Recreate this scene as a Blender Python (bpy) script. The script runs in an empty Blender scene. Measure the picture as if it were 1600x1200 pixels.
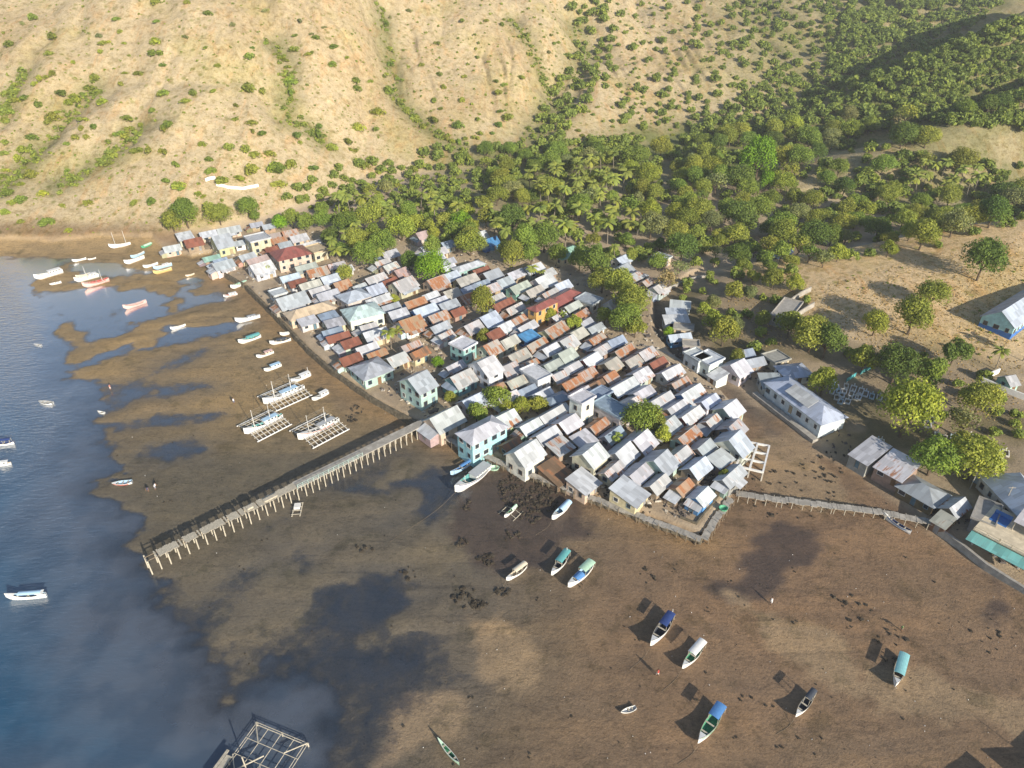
import bpy, math, random
import numpy as np
from mathutils import Vector, Matrix
R = math.radians
random.seed(7)
rng = np.random.default_rng(11)
C = bpy.context.scene.collection
scene = bpy.context.scene

# ------------------------------------------------------------------ camera
FPX, PITCH, CAMZ = 1100.0, R(33), 100.0
cam = bpy.data.cameras.new("camera"); cam_o = bpy.data.objects.new("camera", cam); C.objects.link(cam_o)
cam_o.location = (0, 0, CAMZ); cam_o.rotation_euler = (R(90) - PITCH, 0, 0)
cam.sensor_width = 36; cam.lens = 36 * FPX / 1600; cam.clip_start = 0.5; cam.clip_end = 9000
scene.camera = cam_o
CP, SP = math.cos(PITCH), math.sin(PITCH)

def ray(u, v):
    dx, dy = u - 800, 600 - v
    return dx, FPX * CP + dy * SP, -FPX * SP + dy * CP
def at(u, v, z=0.0):
    """point of photo pixel (u, v) on the level z"""
    a, b, c = ray(u, v); t = (z - CAMZ) / c
    return Vector((a * t, b * t, z))
def proj(x, y, z):
    dz = z - CAMZ
    d = y * CP - dz * SP
    return 800 + FPX * x / d, 600 - FPX * (y * SP + dz * CP) / d
def poly(pts, z=0.0):
    return np.array([at(u, v, z)[:2] for u, v in pts])

# ------------------------------------------------------------------ noise
def _hash(ix, iy, s):
    h = (ix.astype(np.int64) * 374761393 + iy.astype(np.int64) * 668265263 + s * 144664507) & 0xffffffff
    h = ((h ^ (h >> 13)) * 1274126177) & 0xffffffff
    return ((h ^ (h >> 16)) & 0xffff) / 65535.0
def vnoise(x, y, s=0):
    ix, iy = np.floor(x), np.floor(y); fx, fy = x - ix, y - iy
    fx = fx * fx * (3 - 2 * fx); fy = fy * fy * (3 - 2 * fy)
    a = _hash(ix, iy, s); b = _hash(ix + 1, iy, s); c = _hash(ix, iy + 1, s); d = _hash(ix + 1, iy + 1, s)
    return (a + (b - a) * fx) + ((c + (d - c) * fx) - (a + (b - a) * fx)) * fy
def fbm(x, y, o=4, s=0):
    v = 0; a = .5; t = 0
    for k in range(o):
        v = v + a * vnoise(x * 2 ** k + 17.3 * k, y * 2 ** k - 9.1 * k, s + k); t += a; a *= .5
    return v / t * 2 - 1
def sstep(a, b, x):
    t = np.clip((x - a) / (b - a), 0, 1); return t * t * (3 - 2 * t)
def segdist(px, py, P, closed=False):
    d = np.full(px.shape, 1e9)
    n = len(P)
    for i in range(n if closed else n - 1):
        ax, ay = P[i]; bx, by = P[(i + 1) % n]
        ex, ey = bx - ax, by - ay; L = ex * ex + ey * ey + 1e-9
        t = np.clip(((px - ax) * ex + (py - ay) * ey) / L, 0, 1)
        d = np.minimum(d, (px - ax - t * ex) ** 2 + (py - ay - t * ey) ** 2)
    return np.sqrt(d)
def sdpoly(px, py, P):
    """signed distance, positive inside"""
    ins = np.zeros(px.shape, bool); n = len(P)
    for i in range(n):
        ax, ay = P[i]; bx, by = P[(i + 1) % n]
        if ay == by: continue
        c = ((ay > py) != (by > py)) & (px < (bx - ax) * (py - ay) / (by - ay) + ax)
        ins ^= c
    d = segdist(px, py, P, True)
    return np.where(ins, d, -d)

# ------------------------------------------------------------------ the ground, in photo pixels turned to ground points
SEAWALL_PX = [(330,392),(352,428),(385,447),(430,492),(480,545),(520,580),(580,622),(640,655),(668,664),(720,692),(800,723),(900,762),(1000,800),(1098,838),(1138,778)]
VILLAGE = poly([(-900,366),(-300,372),(0,382),(90,383),(150,379),(240,378),(262,390),(300,398)] + SEAWALL_PX +
               [(1152,755),(1164,700),(1158,645),(1128,612),(1085,583),(1048,553),(1022,520),(1020,470),(1080,432),(1500,250),(2600,200),(2600,-100),(-900,-100)], 1.0)
RIGHTLAND = poly([(1032,478),(1062,545),(1095,572),(1150,606),(1205,645),(1275,700),(1330,735),(1400,790),(1470,838),(1530,880),(1600,925),(1800,1050),(2600,1500),(2900,300),(1400,250),(1060,440)], 0.6)
SEA = poly([(-900,397),(0,397),(40,402),(60,440),(110,500),(98,560),(112,590),(150,605),(160,625),(165,650),(172,668),(160,687),(188,700),(213,735),(178,765),(185,788),(226,808),(213,850),(230,895),(262,935),(283,965),(322,992),(300,1010),(330,1030),(380,1055),(430,1025),(470,1040),(515,1060),(538,1110),(525,1200),(480,1400),(-2500,1500)])
SHALLOW = poly([(-900,392),(40,396),(120,404),(200,418),(250,424),(300,432),(350,442),(395,462),(425,486),(452,510),(440,520),(410,506),(340,522),(250,540),(200,552),(130,577),(60,580),(-900,560)])
BARS = [poly(p) for p in (
    [(105,567),(118,553),(150,536),(200,524),(218,527),(190,538),(150,556),(120,572)],
    [(250,478),(275,463),(292,470),(272,486)],
    [(205,506),(250,499),(300,488),(345,474),(380,467),(387,472),(360,490),(300,500),(250,511),(215,513)],
    [(240,452),(262,440),(285,446),(262,460)], [(300,455),(322,450),(330,456),(306,462)],
    [(248,520),(268,515),(275,519),(255,524)])]
SUNK = [poly(p) for p in ([(45,455),(120,436),(188,450),(175,485),(130,500),(85,490)], [(60,402),(180,415),(200,430),(120,436),(50,420)], [(95,545),(150,515),(170,520),(120,548)])]
CHANNELS = [(poly(p), d) for p, d in (
    ([(160,612),(210,592),(262,566),(312,549),(316,553),(270,575),(230,594),(250,604),(312,601),(318,606),(285,618),(230,630),(170,642)], .10),
    ([(168,664),(220,656),(290,648),(350,640),(355,645),(290,660),(230,669),(176,677)], .10),
    ([(205,737),(235,698),(300,690),(345,694),(330,706),(280,718),(240,738)], .09),
    ([(255,937),(286,962),(317,952),(349,921),(380,887),(430,815),(461,787),(500,765),(560,735),(640,690),(668,672),(705,692),(690,740),(620,790),(575,850),(560,930),(520,960),(480,985),(440,985),(383,1010),(336,1012),(290,1005)], .10),
    ([(500,985),(560,860),(600,800),(680,740),(725,760),(700,800),(640,860),(720,900),(745,960),(690,1010),(720,1060),(640,1100),(600,1200),(560,1300),(500,1300),(530,1110),(470,1040)], .09),
    ([(520,740),(590,680),(625,655),(652,655),(640,668),(590,700)], .07),
    ([(450,560),(480,548),(500,562),(515,585),(490,590)], .05), ([(492,577),(520,600),(560,640),(548,650),(510,612)], .04),
    ([(1010,480),(1046,482),(1048,545),(1110,583),(1160,612),(1205,650),(1225,690),(1205,690),(1160,640),(1110,603),(1040,555),(1012,530)], .05))]
ISLES = [poly(p) for p in (
    [(336,1009),(322,990),(355,942),(405,900),(449,877),(505,874),(520,880),(511,909),(492,934),(445,977),(383,1003)],
    [(430,842),(470,800),(560,770),(585,790),(540,830),(500,848),(450,862)], [(560,760),(620,720),(670,700),(675,720),(600,775)],
    [(600,900),(680,860),(700,890),(640,930)], [(560,1000),(640,960),(660,990),(600,1030)])]
# colour zones of the mud
DARKMUD = [poly(p) for p in ([(1103,920),(1160,907),(1170,850),(1220,828),(1290,850),(1280,880),(1230,900),(1204,940),(1165,952),(1135,935)],
    [(1400+150,905),(1566,915),(1572,960),(1553,962)], [(740,745),(870,735),(920,790),(880,880),(760,880),(700,820)], [(870,770),(930,790),(910,850),(860,840)])]
SANDY = [poly(p) for p in ([(1140,930),(1210,952),(1300,1000),(1345,1050),(1340,1090),(1285,1060),(1190,1010)], [(1340,1050),(1420,1040),(1500,1070),(1620,1075),(1640,1150),(1500,1120),(1380,1100)],
    [(720,960),(790,950),(830,1010),(860,1040),(820,1080),(760,1050)], [(600,1120),(650,1080),(720,1090),(715,1140),(660,1170),(590,1190)],
    [(1180,690),(1240,680),(1300,750),(1330,800),(1240,790),(1190,770)])]
BROWNEDGE = poly([(340,440),(372,452),(425,500),(475,560),(520,598),(580,640),(640,668),(668,672),(720,702),(800,735),(900,775),(1000,815),(1095,850)])

def foot_y(x):
    px = [(-900,369),(-300,372),(0,381),(240,376),(330,362),(420,338),(480,318),(560,283),(660,268),(760,262),(860,255),(960,235),(1050,215),(1150,210),(1300,190),(1450,190),(1600,190),(2300,190)]
    P = np.array([at(u, v, 3)[:2] for u, v in px]); o = np.argsort(P[:, 0])
    return np.interp(x, P[o, 0], P[o, 1])
SPUR = [(85,214,2.5),(128,222,7.5),(172,232,13.5),(240,243,22),(330,262,32),(520,300,50)]
RIDGES = [([(140,318,6),(190,330,20),(250,345,36),(340,372,60)], 24, 26), ([(178,420,12),(235,430,34),(330,455,75),(430,480,100)], 34, 38)]
HILLS_OFF = [(430,350,120,105,70)]     # a higher hill off to the right, whose shade lies in the valley

def ridge_h(X, Y, line, wf, wb):
    h = np.zeros(X.shape)
    for (ax, ay, az), (bx, by, bz) in zip(line, line[1:]):
        ex, ey = bx - ax, by - ay; L = ex * ex + ey * ey
        t = np.clip(((X - ax) * ex + (Y - ay) * ey) / L, 0, 1)
        dx, dy = X - ax - t * ex, Y - ay - t * ey
        d = np.hypot(dx, dy); w = np.where(dy < 0, wf, wb)
        h = np.maximum(h, (az + (bz - az) * t) * np.exp(-(d / w) ** 2))
    return h

GULLIES = []       # filled below: ground polylines cut into the hillside
def hill_base(X, Y):
    d = Y - foot_y(X)
    s = np.interp(X, [-400, -100, -20, 60, 150, 300, 600], [.50, .47, .42, .33, .27, .26, .3])
    h = s * (np.sqrt(d * d + 9 ** 2) + d) / 2 * sstep(-9, 8, d)
    h = h * (1 - .25 * sstep(150, 500, d))
    return np.where(d > -60, h, 0)
def hill(X, Y):
    d = Y - foot_y(X)
    h = hill_base(X, Y)
    m = sstep(4, 70, d)
    wx = X + 26 * fbm(X / 90, Y / 90, 3, 40); wy = Y + 20 * fbm(X / 80, Y / 80, 3, 50)
    rn = np.abs(fbm((wx + .25 * wy) / 62, wy / 210, 4, 60))
    h = h + m * (5 - 15.5 * np.clip(.42 - rn, 0, 1) ** 1.15) * np.clip(h / 40, .15, 1.15)
    h = h + m * 2.2 * fbm(X / 26, Y / 30, 5, 70)
    r2 = np.abs(fbm((wx + .3 * wy) / 21, wy / 90, 4, 160)); h = h - m * 2.0 * np.clip(.20 - r2, 0, 1) / .20 * np.clip(h / 30, .2, 1)
    h = h + m * .7 * fbm(X / 5, Y / 7, 4, 170)
    for G, dep, w in GULLIES:
        h = h - m * dep * np.exp(-(segdist(X, Y, G) / w) ** 2)
    h = np.maximum(h, sstep(-20, 30, d) * .02 * np.clip(d, 0, 1e9))
    for line, wf, wb in RIDGES: h = np.maximum(h, ridge_h(X, Y, line, wf, wb) + .6 * fbm(X / 12, Y / 12, 3, 90))
    sp = ridge_h(X, Y, SPUR, 52, 15)
    h = np.maximum(h, sp * (1 + .08 * fbm(X / 20, Y / 20, 3, 95)) )
    for x, y, z, wx_, wy_ in HILLS_OFF: h = np.maximum(h, z * np.exp(-((X - x) / wx_) ** 2 - ((Y - y) / wy_) ** 2))
    return np.where(h > 85, 85 + 45 * (1 - np.exp(-(h - 85) / 45)), h)

def heights(X, Y):
    """ground height and colour zones"""
    sh = X.shape
    H = np.zeros(sh); Z = {k: np.zeros(sh) for k in ('land', 'dark', 'sandy', 'film', 'edge', 'isle')}
    wob = 3.4 * fbm(X / 11, Y / 8, 5, 1) + 1.7 * fbm(X / 2.4, Y / 2.0, 4, 5)
    near = (Y < 300)
    n = np.where(near); x, y = X[n], Y[n]; w = wob[n]
    h = .15 + .07 * fbm(x / 6, y / 6, 5, 21) + .06 * fbm(x / 30, y / 22, 3, 22)
    film = np.zeros(x.shape)
    sd = sdpoly(x, y, SHALLOW) + w * 1.1
    k = sstep(-3.5, 3, sd); h = h * (1 - k) + (-.17 + .05 * fbm(x / 8, y / 5, 4, 36)) * k
    for P, dpt in CHANNELS:
        sd = sdpoly(x, y, P) + w
        sf = 1.0 if len(P) < 13 or dpt in (.05, .04) else 2.5
        k = sstep(-4.5 * sf, 3.5 * sf, sd); h = h * (1 - k) + (-dpt * 1.6 + .05 * fbm(x / 5, y / 5, 4, 31)) * k
        film = np.maximum(film, k)
    isle = np.zeros(x.shape)
    for P in ISLES:
        k = sstep(-4.5, 4.5, sdpoly(x, y, P) + w * 1.3); h = h * (1 - k) + (.04 + .05 * fbm(x / 3, y / 3, 4, 33)) * k; isle = np.maximum(isle, k)
    sd = sdpoly(x, y, SEA) + w * 1.2
    deep = -(.10 + .085 * np.clip(sd, 0, 200) + .0012 * np.clip(sd, 0, 60) ** 2)
    k = sstep(-5, 3, sd); h = h * (1 - k) + np.maximum(deep + .08 * fbm(x / 7, y / 7, 4, 37), -7) * k
    for P in SUNK:
        k = sstep(-4, 4, sdpoly(x, y, P) + w * 1.5); h = h * (1 - k) + (-.17) * k
    for P in BARS:
        k = sstep(-2.0, 2.4, sdpoly(x, y, P) + w * .9); h = h * (1 - k) + (.08) * k
    # mud rises a little to the sea wall
    de = segdist(x, y, BROWNEDGE); Z['edge'][n] = np.exp(-(de / 5) ** 2)
    h = h + .25 * np.exp(-(de / 6) ** 2)
    for nm, PP, sf in (('dark', DARKMUD, 1.6), ('sandy', SANDY, 1.5)):
        a = np.zeros(x.shape)
        for P in PP: a = np.maximum(a, sstep(-sf, sf, sdpoly(x, y, P) + w * 1.2))
        Z[nm][n] = a
    kr = sdpoly(x, y, RIGHTLAND) + .6 * w
    krs = sstep(-1, 16, kr); h = h * (1 - krs) + (1.5 + .012 * np.clip(kr, 0, 100)) * krs
    kv = sdpoly(x, y, VILLAGE) + .12 * w
    kvs = sstep(-.5, .9, kv); h = h * (1 - kvs) + (1.45 + .012 * np.clip(kv, 0, 90) + .12 * fbm(x / 4, y / 4, 3, 77)) * kvs
    Z['land'][n] = np.maximum(kvs, sstep(-2, 4, kr)); Z['film'][n] = film; Z['isle'][n] = isle
    far = np.where(~near)
    H[n] = h
    fx = X[far]; H[far] = np.where(fx < -1500, -7, 2.6); Z['land'][far] = 1
    # open sea far out to the left and behind the camera
    H = H + hill(X, Y)
    H = H + .15 * fbm(X / 3, Y / 3, 3, 99) * sstep(3, 12, H)
    return H, Z

def axis(segs):
    v = [segs[0][0]]
    for a, b, st in segs:
        k = max(1, round((b - a) / st)); v += list(np.linspace(a, b, k + 1)[1:])
    return np.array(v)
XS = axis([(-3000,-700,230),(-700,-260,20),(-260,-140,2.4),(-140,150,.6),(150,300,1.5),(300,640,6),(640,3000,120)])
YS = axis([(-2000,-60,160),(-60,36,8),(36,262,.6),(262,480,1.4),(480,640,4),(640,1300,20),(1300,4000,150)])
for _px, _d, _w in (([(430,60),(452,110),(446,170),(486,196),(500,215)], 5, 9), ([(590,0),(608,80),(622,150),(660,190),(725,235)], 5, 9),
                    ([(900,20),(915,60),(880,120),(850,190),(830,225)], 10, 16), ([(150,120),(90,170),(50,230),(0,285)], 5, 10), ([(220,185),(160,240),(90,280)], 5, 10),
                    ([(800,30),(842,90),(862,120)], 5, 8), ([(1420,120),(1370,190),(1330,230)], 9, 20), ([(40,120),(0,180)], 4, 8)):
    pts = []
    for u, v in _px:                                  # march each pixel on to the smooth hillside
        a, b, c = ray(u, v); t = np.linspace(.1, .9, 900)
        hb = hill_base(a * t, b * t) + 2.6; i = int(np.argmax(CAMZ + c * t < hb)); pts.append((a * t[i], b * t[i]))
    GULLIES.append((np.array(pts), _d, _w))
GX, GY = np.meshgrid(XS, YS)
GH, GZ = heights(GX, GY)

def ground(x, y):
    i = min(max(int(np.searchsorted(XS, x)) - 1, 0), len(XS) - 2); j = min(max(int(np.searchsorted(YS, y)) - 1, 0), len(YS) - 2)
    fx = (x - XS[i]) / (XS[i + 1] - XS[i]); fy = (y - YS[j]) / (YS[j + 1] - YS[j])
    a = GH[j, i] * (1 - fx) + GH[j, i + 1] * fx; b = GH[j + 1, i] * (1 - fx) + GH[j + 1, i + 1] * fx
    return float(a * (1 - fy) + b * fy)
def ground_np(x, y):
    i = np.clip(np.searchsorted(XS, x) - 1, 0, len(XS) - 2); j = np.clip(np.searchsorted(YS, y) - 1, 0, len(YS) - 2)
    fx = (x - XS[i]) / (XS[i + 1] - XS[i]); fy = (y - YS[j]) / (YS[j + 1] - YS[j])
    return (GH[j, i] * (1 - fx) + GH[j, i + 1] * fx) * (1 - fy) + (GH[j + 1, i] * (1 - fx) + GH[j + 1, i + 1] * fx) * fy
_T = np.concatenate([np.linspace(.04, .5, 900), np.linspace(.5, 1.2, 350)[1:]])
def onground(u, v):
    """where the ray of photo pixel (u, v) meets the ground; None if it leaves the terrain"""
    a, b, c = ray(u, v); z = CAMZ + c * _T; g = np.maximum(ground_np(a * _T, b * _T), 0)
    k = np.where(z < g)[0]
    if not len(k): return None
    k = k[0]
    if k == 0: return at(u, v, 0)
    d0 = z[k - 1] - g[k - 1]; d1 = z[k] - g[k]; t = _T[k - 1] + (_T[k] - _T[k - 1]) * d0 / (d0 - d1)
    return Vector((a * t, b * t, CAMZ + c * t))

# ------------------------------------------------------------------ tagging
def tag(o, label, cat, group=None, kind=None):
    if label: o['label'] = label
    if cat: o['category'] = cat
    if group: o['group'] = group
    if kind: o['kind'] = kind
    return o
def thing(name, label, cat, loc, rz=0.0, group=None, scale=None):
    o = bpy.data.objects.new(name, None); C.objects.link(o); o.empty_display_size = .3
    o.location = loc; o.rotation_euler = (0, 0, rz)
    if scale: o.scale = scale
    return tag(o, label, cat, group)

# ------------------------------------------------------------------ mesh builder
class MB:
    def __init__(s): s.v = []; s.f = []; s.m = []; s.uv = []
    def face(s, pts, m=0, uv=None):
        k = len(s.v); s.v += [tuple(p) for p in pts]; s.f.append(tuple(range(k, k + len(pts)))); s.m.append(m)
        s.uv += uv if uv else [(0, 0)] * len(pts)
    def hexa(s, b, t, m=0):
        """four bottom points, four top points, both counter-clockwise seen from above"""
        s.face([b[3], b[2], b[1], b[0]], m); s.face(t, m)
        for i in range(4):
            j = (i + 1) % 4; s.face([b[i], b[j], t[j], t[i]], m)
    def box(s, x0, x1, y0, y1, z0, z1, m=0):
        s.hexa([(x0,y0,z0),(x1,y0,z0),(x1,y1,z0),(x0,y1,z0)], [(x0,y0,z1),(x1,y0,z1),(x1,y1,z1),(x0,y1,z1)], m)
    def beam(s, a, b, r, n=6, r2=None, m=0):
        a, b = Vector(a), Vector(b); d = (b - a).normalized(); r2 = r if r2 is None else r2
        u = d.orthogonal().normalized(); w = d.cross(u)
        A = [a + (u * math.cos(6.2832 * i / n) + w * math.sin(6.2832 * i / n)) * r for i in range(n)]
        B = [b + (u * math.cos(6.2832 * i / n) + w * math.sin(6.2832 * i / n)) * r2 for i in range(n)]
        for i in range(n): s.face([A[i], A[(i + 1) % n], B[(i + 1) % n], B[i]], m)
        s.face(A[::-1], m); s.face(B, m)
    def tube(s, pts, rr, n=6, m=0):
        for i in range(len(pts) - 1): s.beam(pts[i], pts[i + 1], rr[i], n, rr[i + 1], m)
    def mesh(s, name, mats, smooth=False):
        me = bpy.data.meshes.new(name); me.from_pydata(s.v, [], s.f)
        for m in mats: me.materials.append(m)
        if len(mats) > 1: me.polygons.foreach_set('material_index', s.m)
        uvl = me.uv_layers.new(name='UVMap'); uvl.data.foreach_set('uv', [c for q in s.uv for c in q])
        if smooth: me.polygons.foreach_set('use_smooth', [True] * len(s.f))
        return me
    def build(s, name, mats, parent=None, smooth=False, color=None, **props):
        if not isinstance(mats, (list, tuple)): mats = [mats]
        o = bpy.data.objects.new(name, s.mesh(name, mats, smooth)); C.objects.link(o)
        if parent: o.parent = parent
        if color: o.color = (*color, 1)
        for k, v in props.items(): o[k] = v
        return o
def copy_thing(root, loc, rz, scale=None):
    r = root.copy(); C.objects.link(r); r.location = loc; r.rotation_euler = (0, 0, rz)
    if scale: r.scale = scale
    for ch in root.children:
        c = ch.copy(); C.objects.link(c); c.parent = r
        for g in ch.children:
            d = g.copy(); C.objects.link(d); d.parent = c
    return r
# ------------------------------------------------------------------ materials
def nmat(name):
    m = bpy.data.materials.new(name); m.use_nodes = True; nt = m.node_tree; nt.nodes.clear()
    return m, nt
class NB:
    """short hand for a node tree"""
    def __init__(s, nt): s.nt = nt
    def n(s, t, **kw):
        k = s.nt.nodes.new(t)
        for a, v in kw.items(): setattr(k, a, v)
        return k
    def link(s, a, b): s.nt.links.new(a, b)
    def put(s, sock, v):
        if isinstance(v, bpy.types.NodeSocket): s.link(v, sock)
        elif isinstance(v, (tuple, list)) and len(v) == 3 and sock.type == 'RGBA': sock.default_value = (*v, 1)
        else: sock.default_value = v
    def math(s, op, a, b=0.0, clamp=False):
        k = s.n('ShaderNodeMath', operation=op, use_clamp=clamp); s.put(k.inputs[0], a); s.put(k.inputs[1], b); return k.outputs[0]
    def mix(s, f, a, b, mode='MIX'):
        k = s.n('ShaderNodeMix', data_type='RGBA', blend_type=mode); s.put(k.inputs[0], f); s.put(k.inputs[6], a); s.put(k.inputs[7], b); return k.outputs[2]
    def noise(s, scale, detail=4, rough=.55, vec=None, dist=0.0):
        k = s.n('ShaderNodeTexNoise'); k.inputs['Scale'].default_value = scale; k.inputs['Detail'].default_value = detail; k.inputs['Roughness'].default_value = rough; k.inputs['Distortion'].default_value = dist
        if vec is not None: s.link(vec, k.inputs['Vector'])
        return k.outputs['Fac']
    def ramp(s, f, stops):
        k = s.n('ShaderNodeValToRGB'); s.put(k.inputs[0], f); e = k.color_ramp.elements
        while len(e) < len(stops): e.new(.5)
        for q, (p, c) in zip(e, stops): q.position = p; q.color = (*c, 1) if len(c) == 3 else c
        return k.outputs[0]
    def rng(s, f, a, b, c=0.0, d=1.0):
        k = s.n('ShaderNodeMapRange', interpolation_type='SMOOTHSTEP'); s.put(k.inputs[0], f)
        for i, v in zip((1, 2, 3, 4), (a, b, c, d)): s.put(k.inputs[i], v)
        return k.outputs[0]
    def attr(s, name, t='GEOMETRY'):
        k = s.n('ShaderNodeAttribute', attribute_type=t, attribute_name=name); return k
    def bump(s, h, st=.3, d=.1):
        k = s.n('ShaderNodeBump'); k.inputs['Strength'].default_value = st; k.inputs['Distance'].default_value = d; s.link(h, k.inputs['Height']); return k.outputs[0]
    def out(s, sh): o = s.n('ShaderNodeOutputMaterial'); s.link(sh, o.inputs['Surface'])
    def bsdf(s, col, rough=.8, normal=None, metal=0.0, spec=.3, **kw):
        k = s.n('ShaderNodeBsdfPrincipled'); s.put(k.inputs['Base Color'], col); s.put(k.inputs['Roughness'], rough); s.put(k.inputs['Metallic'], metal)
        s.put(k.inputs['Specular IOR Level'], spec)
        if normal is not None: s.link(normal, k.inputs['Normal'])
        return k.outputs[0]
    def pos(s): return s.n('ShaderNodeNewGeometry').outputs['Position']
    def obj(s): return s.n('ShaderNodeTexCoord').outputs['Object']

def simple(name, col, rough=.8, var=.18, scale=3.0, spec=.3, metal=0.0, bump=0.0, usecolor=False):
    """plain surface with mottled wear; usecolor takes the object's own colour"""
    m, nt = nmat(name); b = NB(nt); oi = b.n('ShaderNodeObjectInfo')
    n = b.noise(scale, 5, .6, b.obj()); base = oi.outputs['Color'] if usecolor else b.mix(0.0, col, col)
    c = b.mix(b.rng(n, .35, .75, 0.0, 1.0), b.mix(1.0, base, (1 - var,) * 3, 'MULTIPLY'), base)
    c = b.mix(b.rng(b.noise(scale * 7, 3, .6, b.obj()), .5, .8, 0.0, var), c, (.12, .1, .08))
    nrm = b.bump(n, bump, .05) if bump else None
    b.out(b.bsdf(c, rough, nrm, metal, spec)); return m
M = {}
M['wall'] = simple('painted_wall', (.6,)*3, .85, .28, .9, .2, usecolor=True)
M['paint'] = simple('boat_paint', (.7,)*3, .45, .15, 1.6, .4, usecolor=True)
M['cloth'] = simple('canopy_sheet', (.7,)*3, .6, .12, 2.0, .3, usecolor=True)
M['wood'] = simple('weathered_wood', (.30, .24, .17), .85, .4, 2.5, .15)
M['palewood'] = simple('bleached_bamboo', (.55, .50, .40), .8, .3, 3.0, .2)
M['rockdark'] = simple('weedy_stone', (.075, .062, .045), .9, .5, 2.0, .15)
M['darkwood'] = simple('dark_timber', (.10, .075, .05), .9, .4, 3.0, .1)
M['concrete'] = simple('weathered_concrete', (.44, .41, .36), .9, .35, .8, .15, bump=.2)
M['stone'] = simple('sea_wall_stone', (.20, .17, .12), .95, .5, 1.2, .1, bump=.6)
M['dark'] = simple('dark_interior', (.03, .03, .035), .6, .2, 2, .3)
M['glass'] = simple('window_pane', (.035, .045, .06), .15, .2, 1, .6)
M['white'] = simple('white_paint', (.78, .77, .74), .6, .15, 1.5, .3)
M['rope'] = simple('rope', (.35, .32, .26), .9, .2, 4, .1)
M['bark'] = simple('bark', (.17, .13, .09), .95, .4, 4, .05)
M['palmtrunk'] = simple('palm_trunk', (.30, .26, .20), .95, .35, 5, .05)
M['skin'] = simple('skin', (.22, .12, .075), .6, .1, 5, .3)
M['garment'] = simple('garment', (.5,)*3, .85, .1, 6, .1, usecolor=True)
M['cliff'] = simple('rubbish', (.4,)*3, .85, .3, 5, .15, usecolor=True)

def roof_mat():
    m, nt = nmat('corrugated_roof'); b = NB(nt); oi = b.n('ShaderNodeObjectInfo'); rust = b.attr('rust', 'OBJECT').outputs['Fac']; band = b.attr('band', 'OBJECT').outputs['Fac']
    uv = b.n('ShaderNodeTexCoord').outputs['UV']; sep = b.n('ShaderNodeSeparateXYZ'); b.link(uv, sep.inputs[0]); u, v = sep.outputs[0], sep.outputs[1]
    rnd = oi.outputs['Random']
    cell = b.n('ShaderNodeCombineXYZ'); b.link(b.math('FLOOR', b.math('MULTIPLY', u, 1.15)), cell.inputs[0]); b.link(b.math('FLOOR', b.math('MULTIPLY', v, .55)), cell.inputs[1]); b.link(b.math('MULTIPLY', rnd, 57.0), cell.inputs[2])
    wn = b.n('ShaderNodeTexWhiteNoise'); b.link(cell.outputs[0], wn.inputs['Vector']); sheet = wn.outputs['Value']
    sv = b.n('ShaderNodeCombineXYZ'); b.link(b.math('MULTIPLY', u, 3.2), sv.inputs[0]); b.link(b.math('MULTIPLY', v, .45), sv.inputs[1]); b.link(b.math('MULTIPLY', rnd, 31.0), sv.inputs[2])
    streak = b.noise(1.0, 5, .65, sv.outputs[0])
    blotch = b.noise(.5, 4, .6, sv.outputs[0])
    amt = b.math('ADD', b.math('ADD', b.math('MULTIPLY', sheet, .42), b.math('MULTIPLY', streak, .75)), b.math('MULTIPLY', blotch, .35))
    vb = b.n('ShaderNodeMath', operation='MULTIPLY'); b.link(b.rng(v, 1.7, 2.6), vb.inputs[0]); b.link(band, vb.inputs[1])
    amt = b.math('ADD', amt, b.math('MULTIPLY', vb.outputs[0], .5))
    th = b.math('SUBTRACT', 1.26, b.math('MULTIPLY', rust, .95))
    f = b.rng(b.math('SUBTRACT', amt, th), -.1, .16)
    rustc = b.mix(b.noise(2.5, 4, .6, b.obj()), (.42, .20, .09), (.17, .065, .035))
    base = b.mix(b.math('MULTIPLY', sheet, .9), b.mix(1.0, oi.outputs['Color'], (.62, .62, .62), 'MULTIPLY'), oi.outputs['Color'])
    base = b.mix(b.rng(streak, .45, .75, 0.0, .3), base, (.20, .17, .14))
    c = b.mix(f, base, rustc)
    wave = b.math('SINE', b.math('MULTIPLY', u, 42.0))
    b.out(b.bsdf(c, b.math('ADD', .42, b.math('MULTIPLY', f, .4)), b.bump(wave, .12, .03), 0.0, .35)); return m
M['roof'] = roof_mat()

def leaf_mat():
    m, nt = nmat('foliage'); b = NB(nt); oi = b.n('ShaderNodeObjectInfo'); t = b.attr('tint').outputs['Fac']
    c = b.mix(1.0, oi.outputs['Color'], b.ramp(t, [(0, (.55, .6, .5)), (.5, (1, 1, 1)), (1, (1.5, 1.35, .9))]), 'MULTIPLY')
    c = b.mix(b.math('MULTIPLY', oi.outputs['Random'], .35), c, b.mix(1.0, c, (1.15, 1.0, .85), 'MULTIPLY'))
    d = b.bsdf(c, .7, None, 0.0, .15)
    tr = b.n('ShaderNodeBsdfTranslucent'); b.link(b.mix(1.0, c, (1.2, 1.25, .5), 'MULTIPLY'), tr.inputs[0])
    mx = b.n('ShaderNodeMixShader'); mx.inputs[0].default_value = .30; b.link(d, mx.inputs[1]); b.link(tr.outputs[0], mx.inputs[2])
    b.out(mx.outputs[0]); return m
M['leaf'] = leaf_mat()

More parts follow.
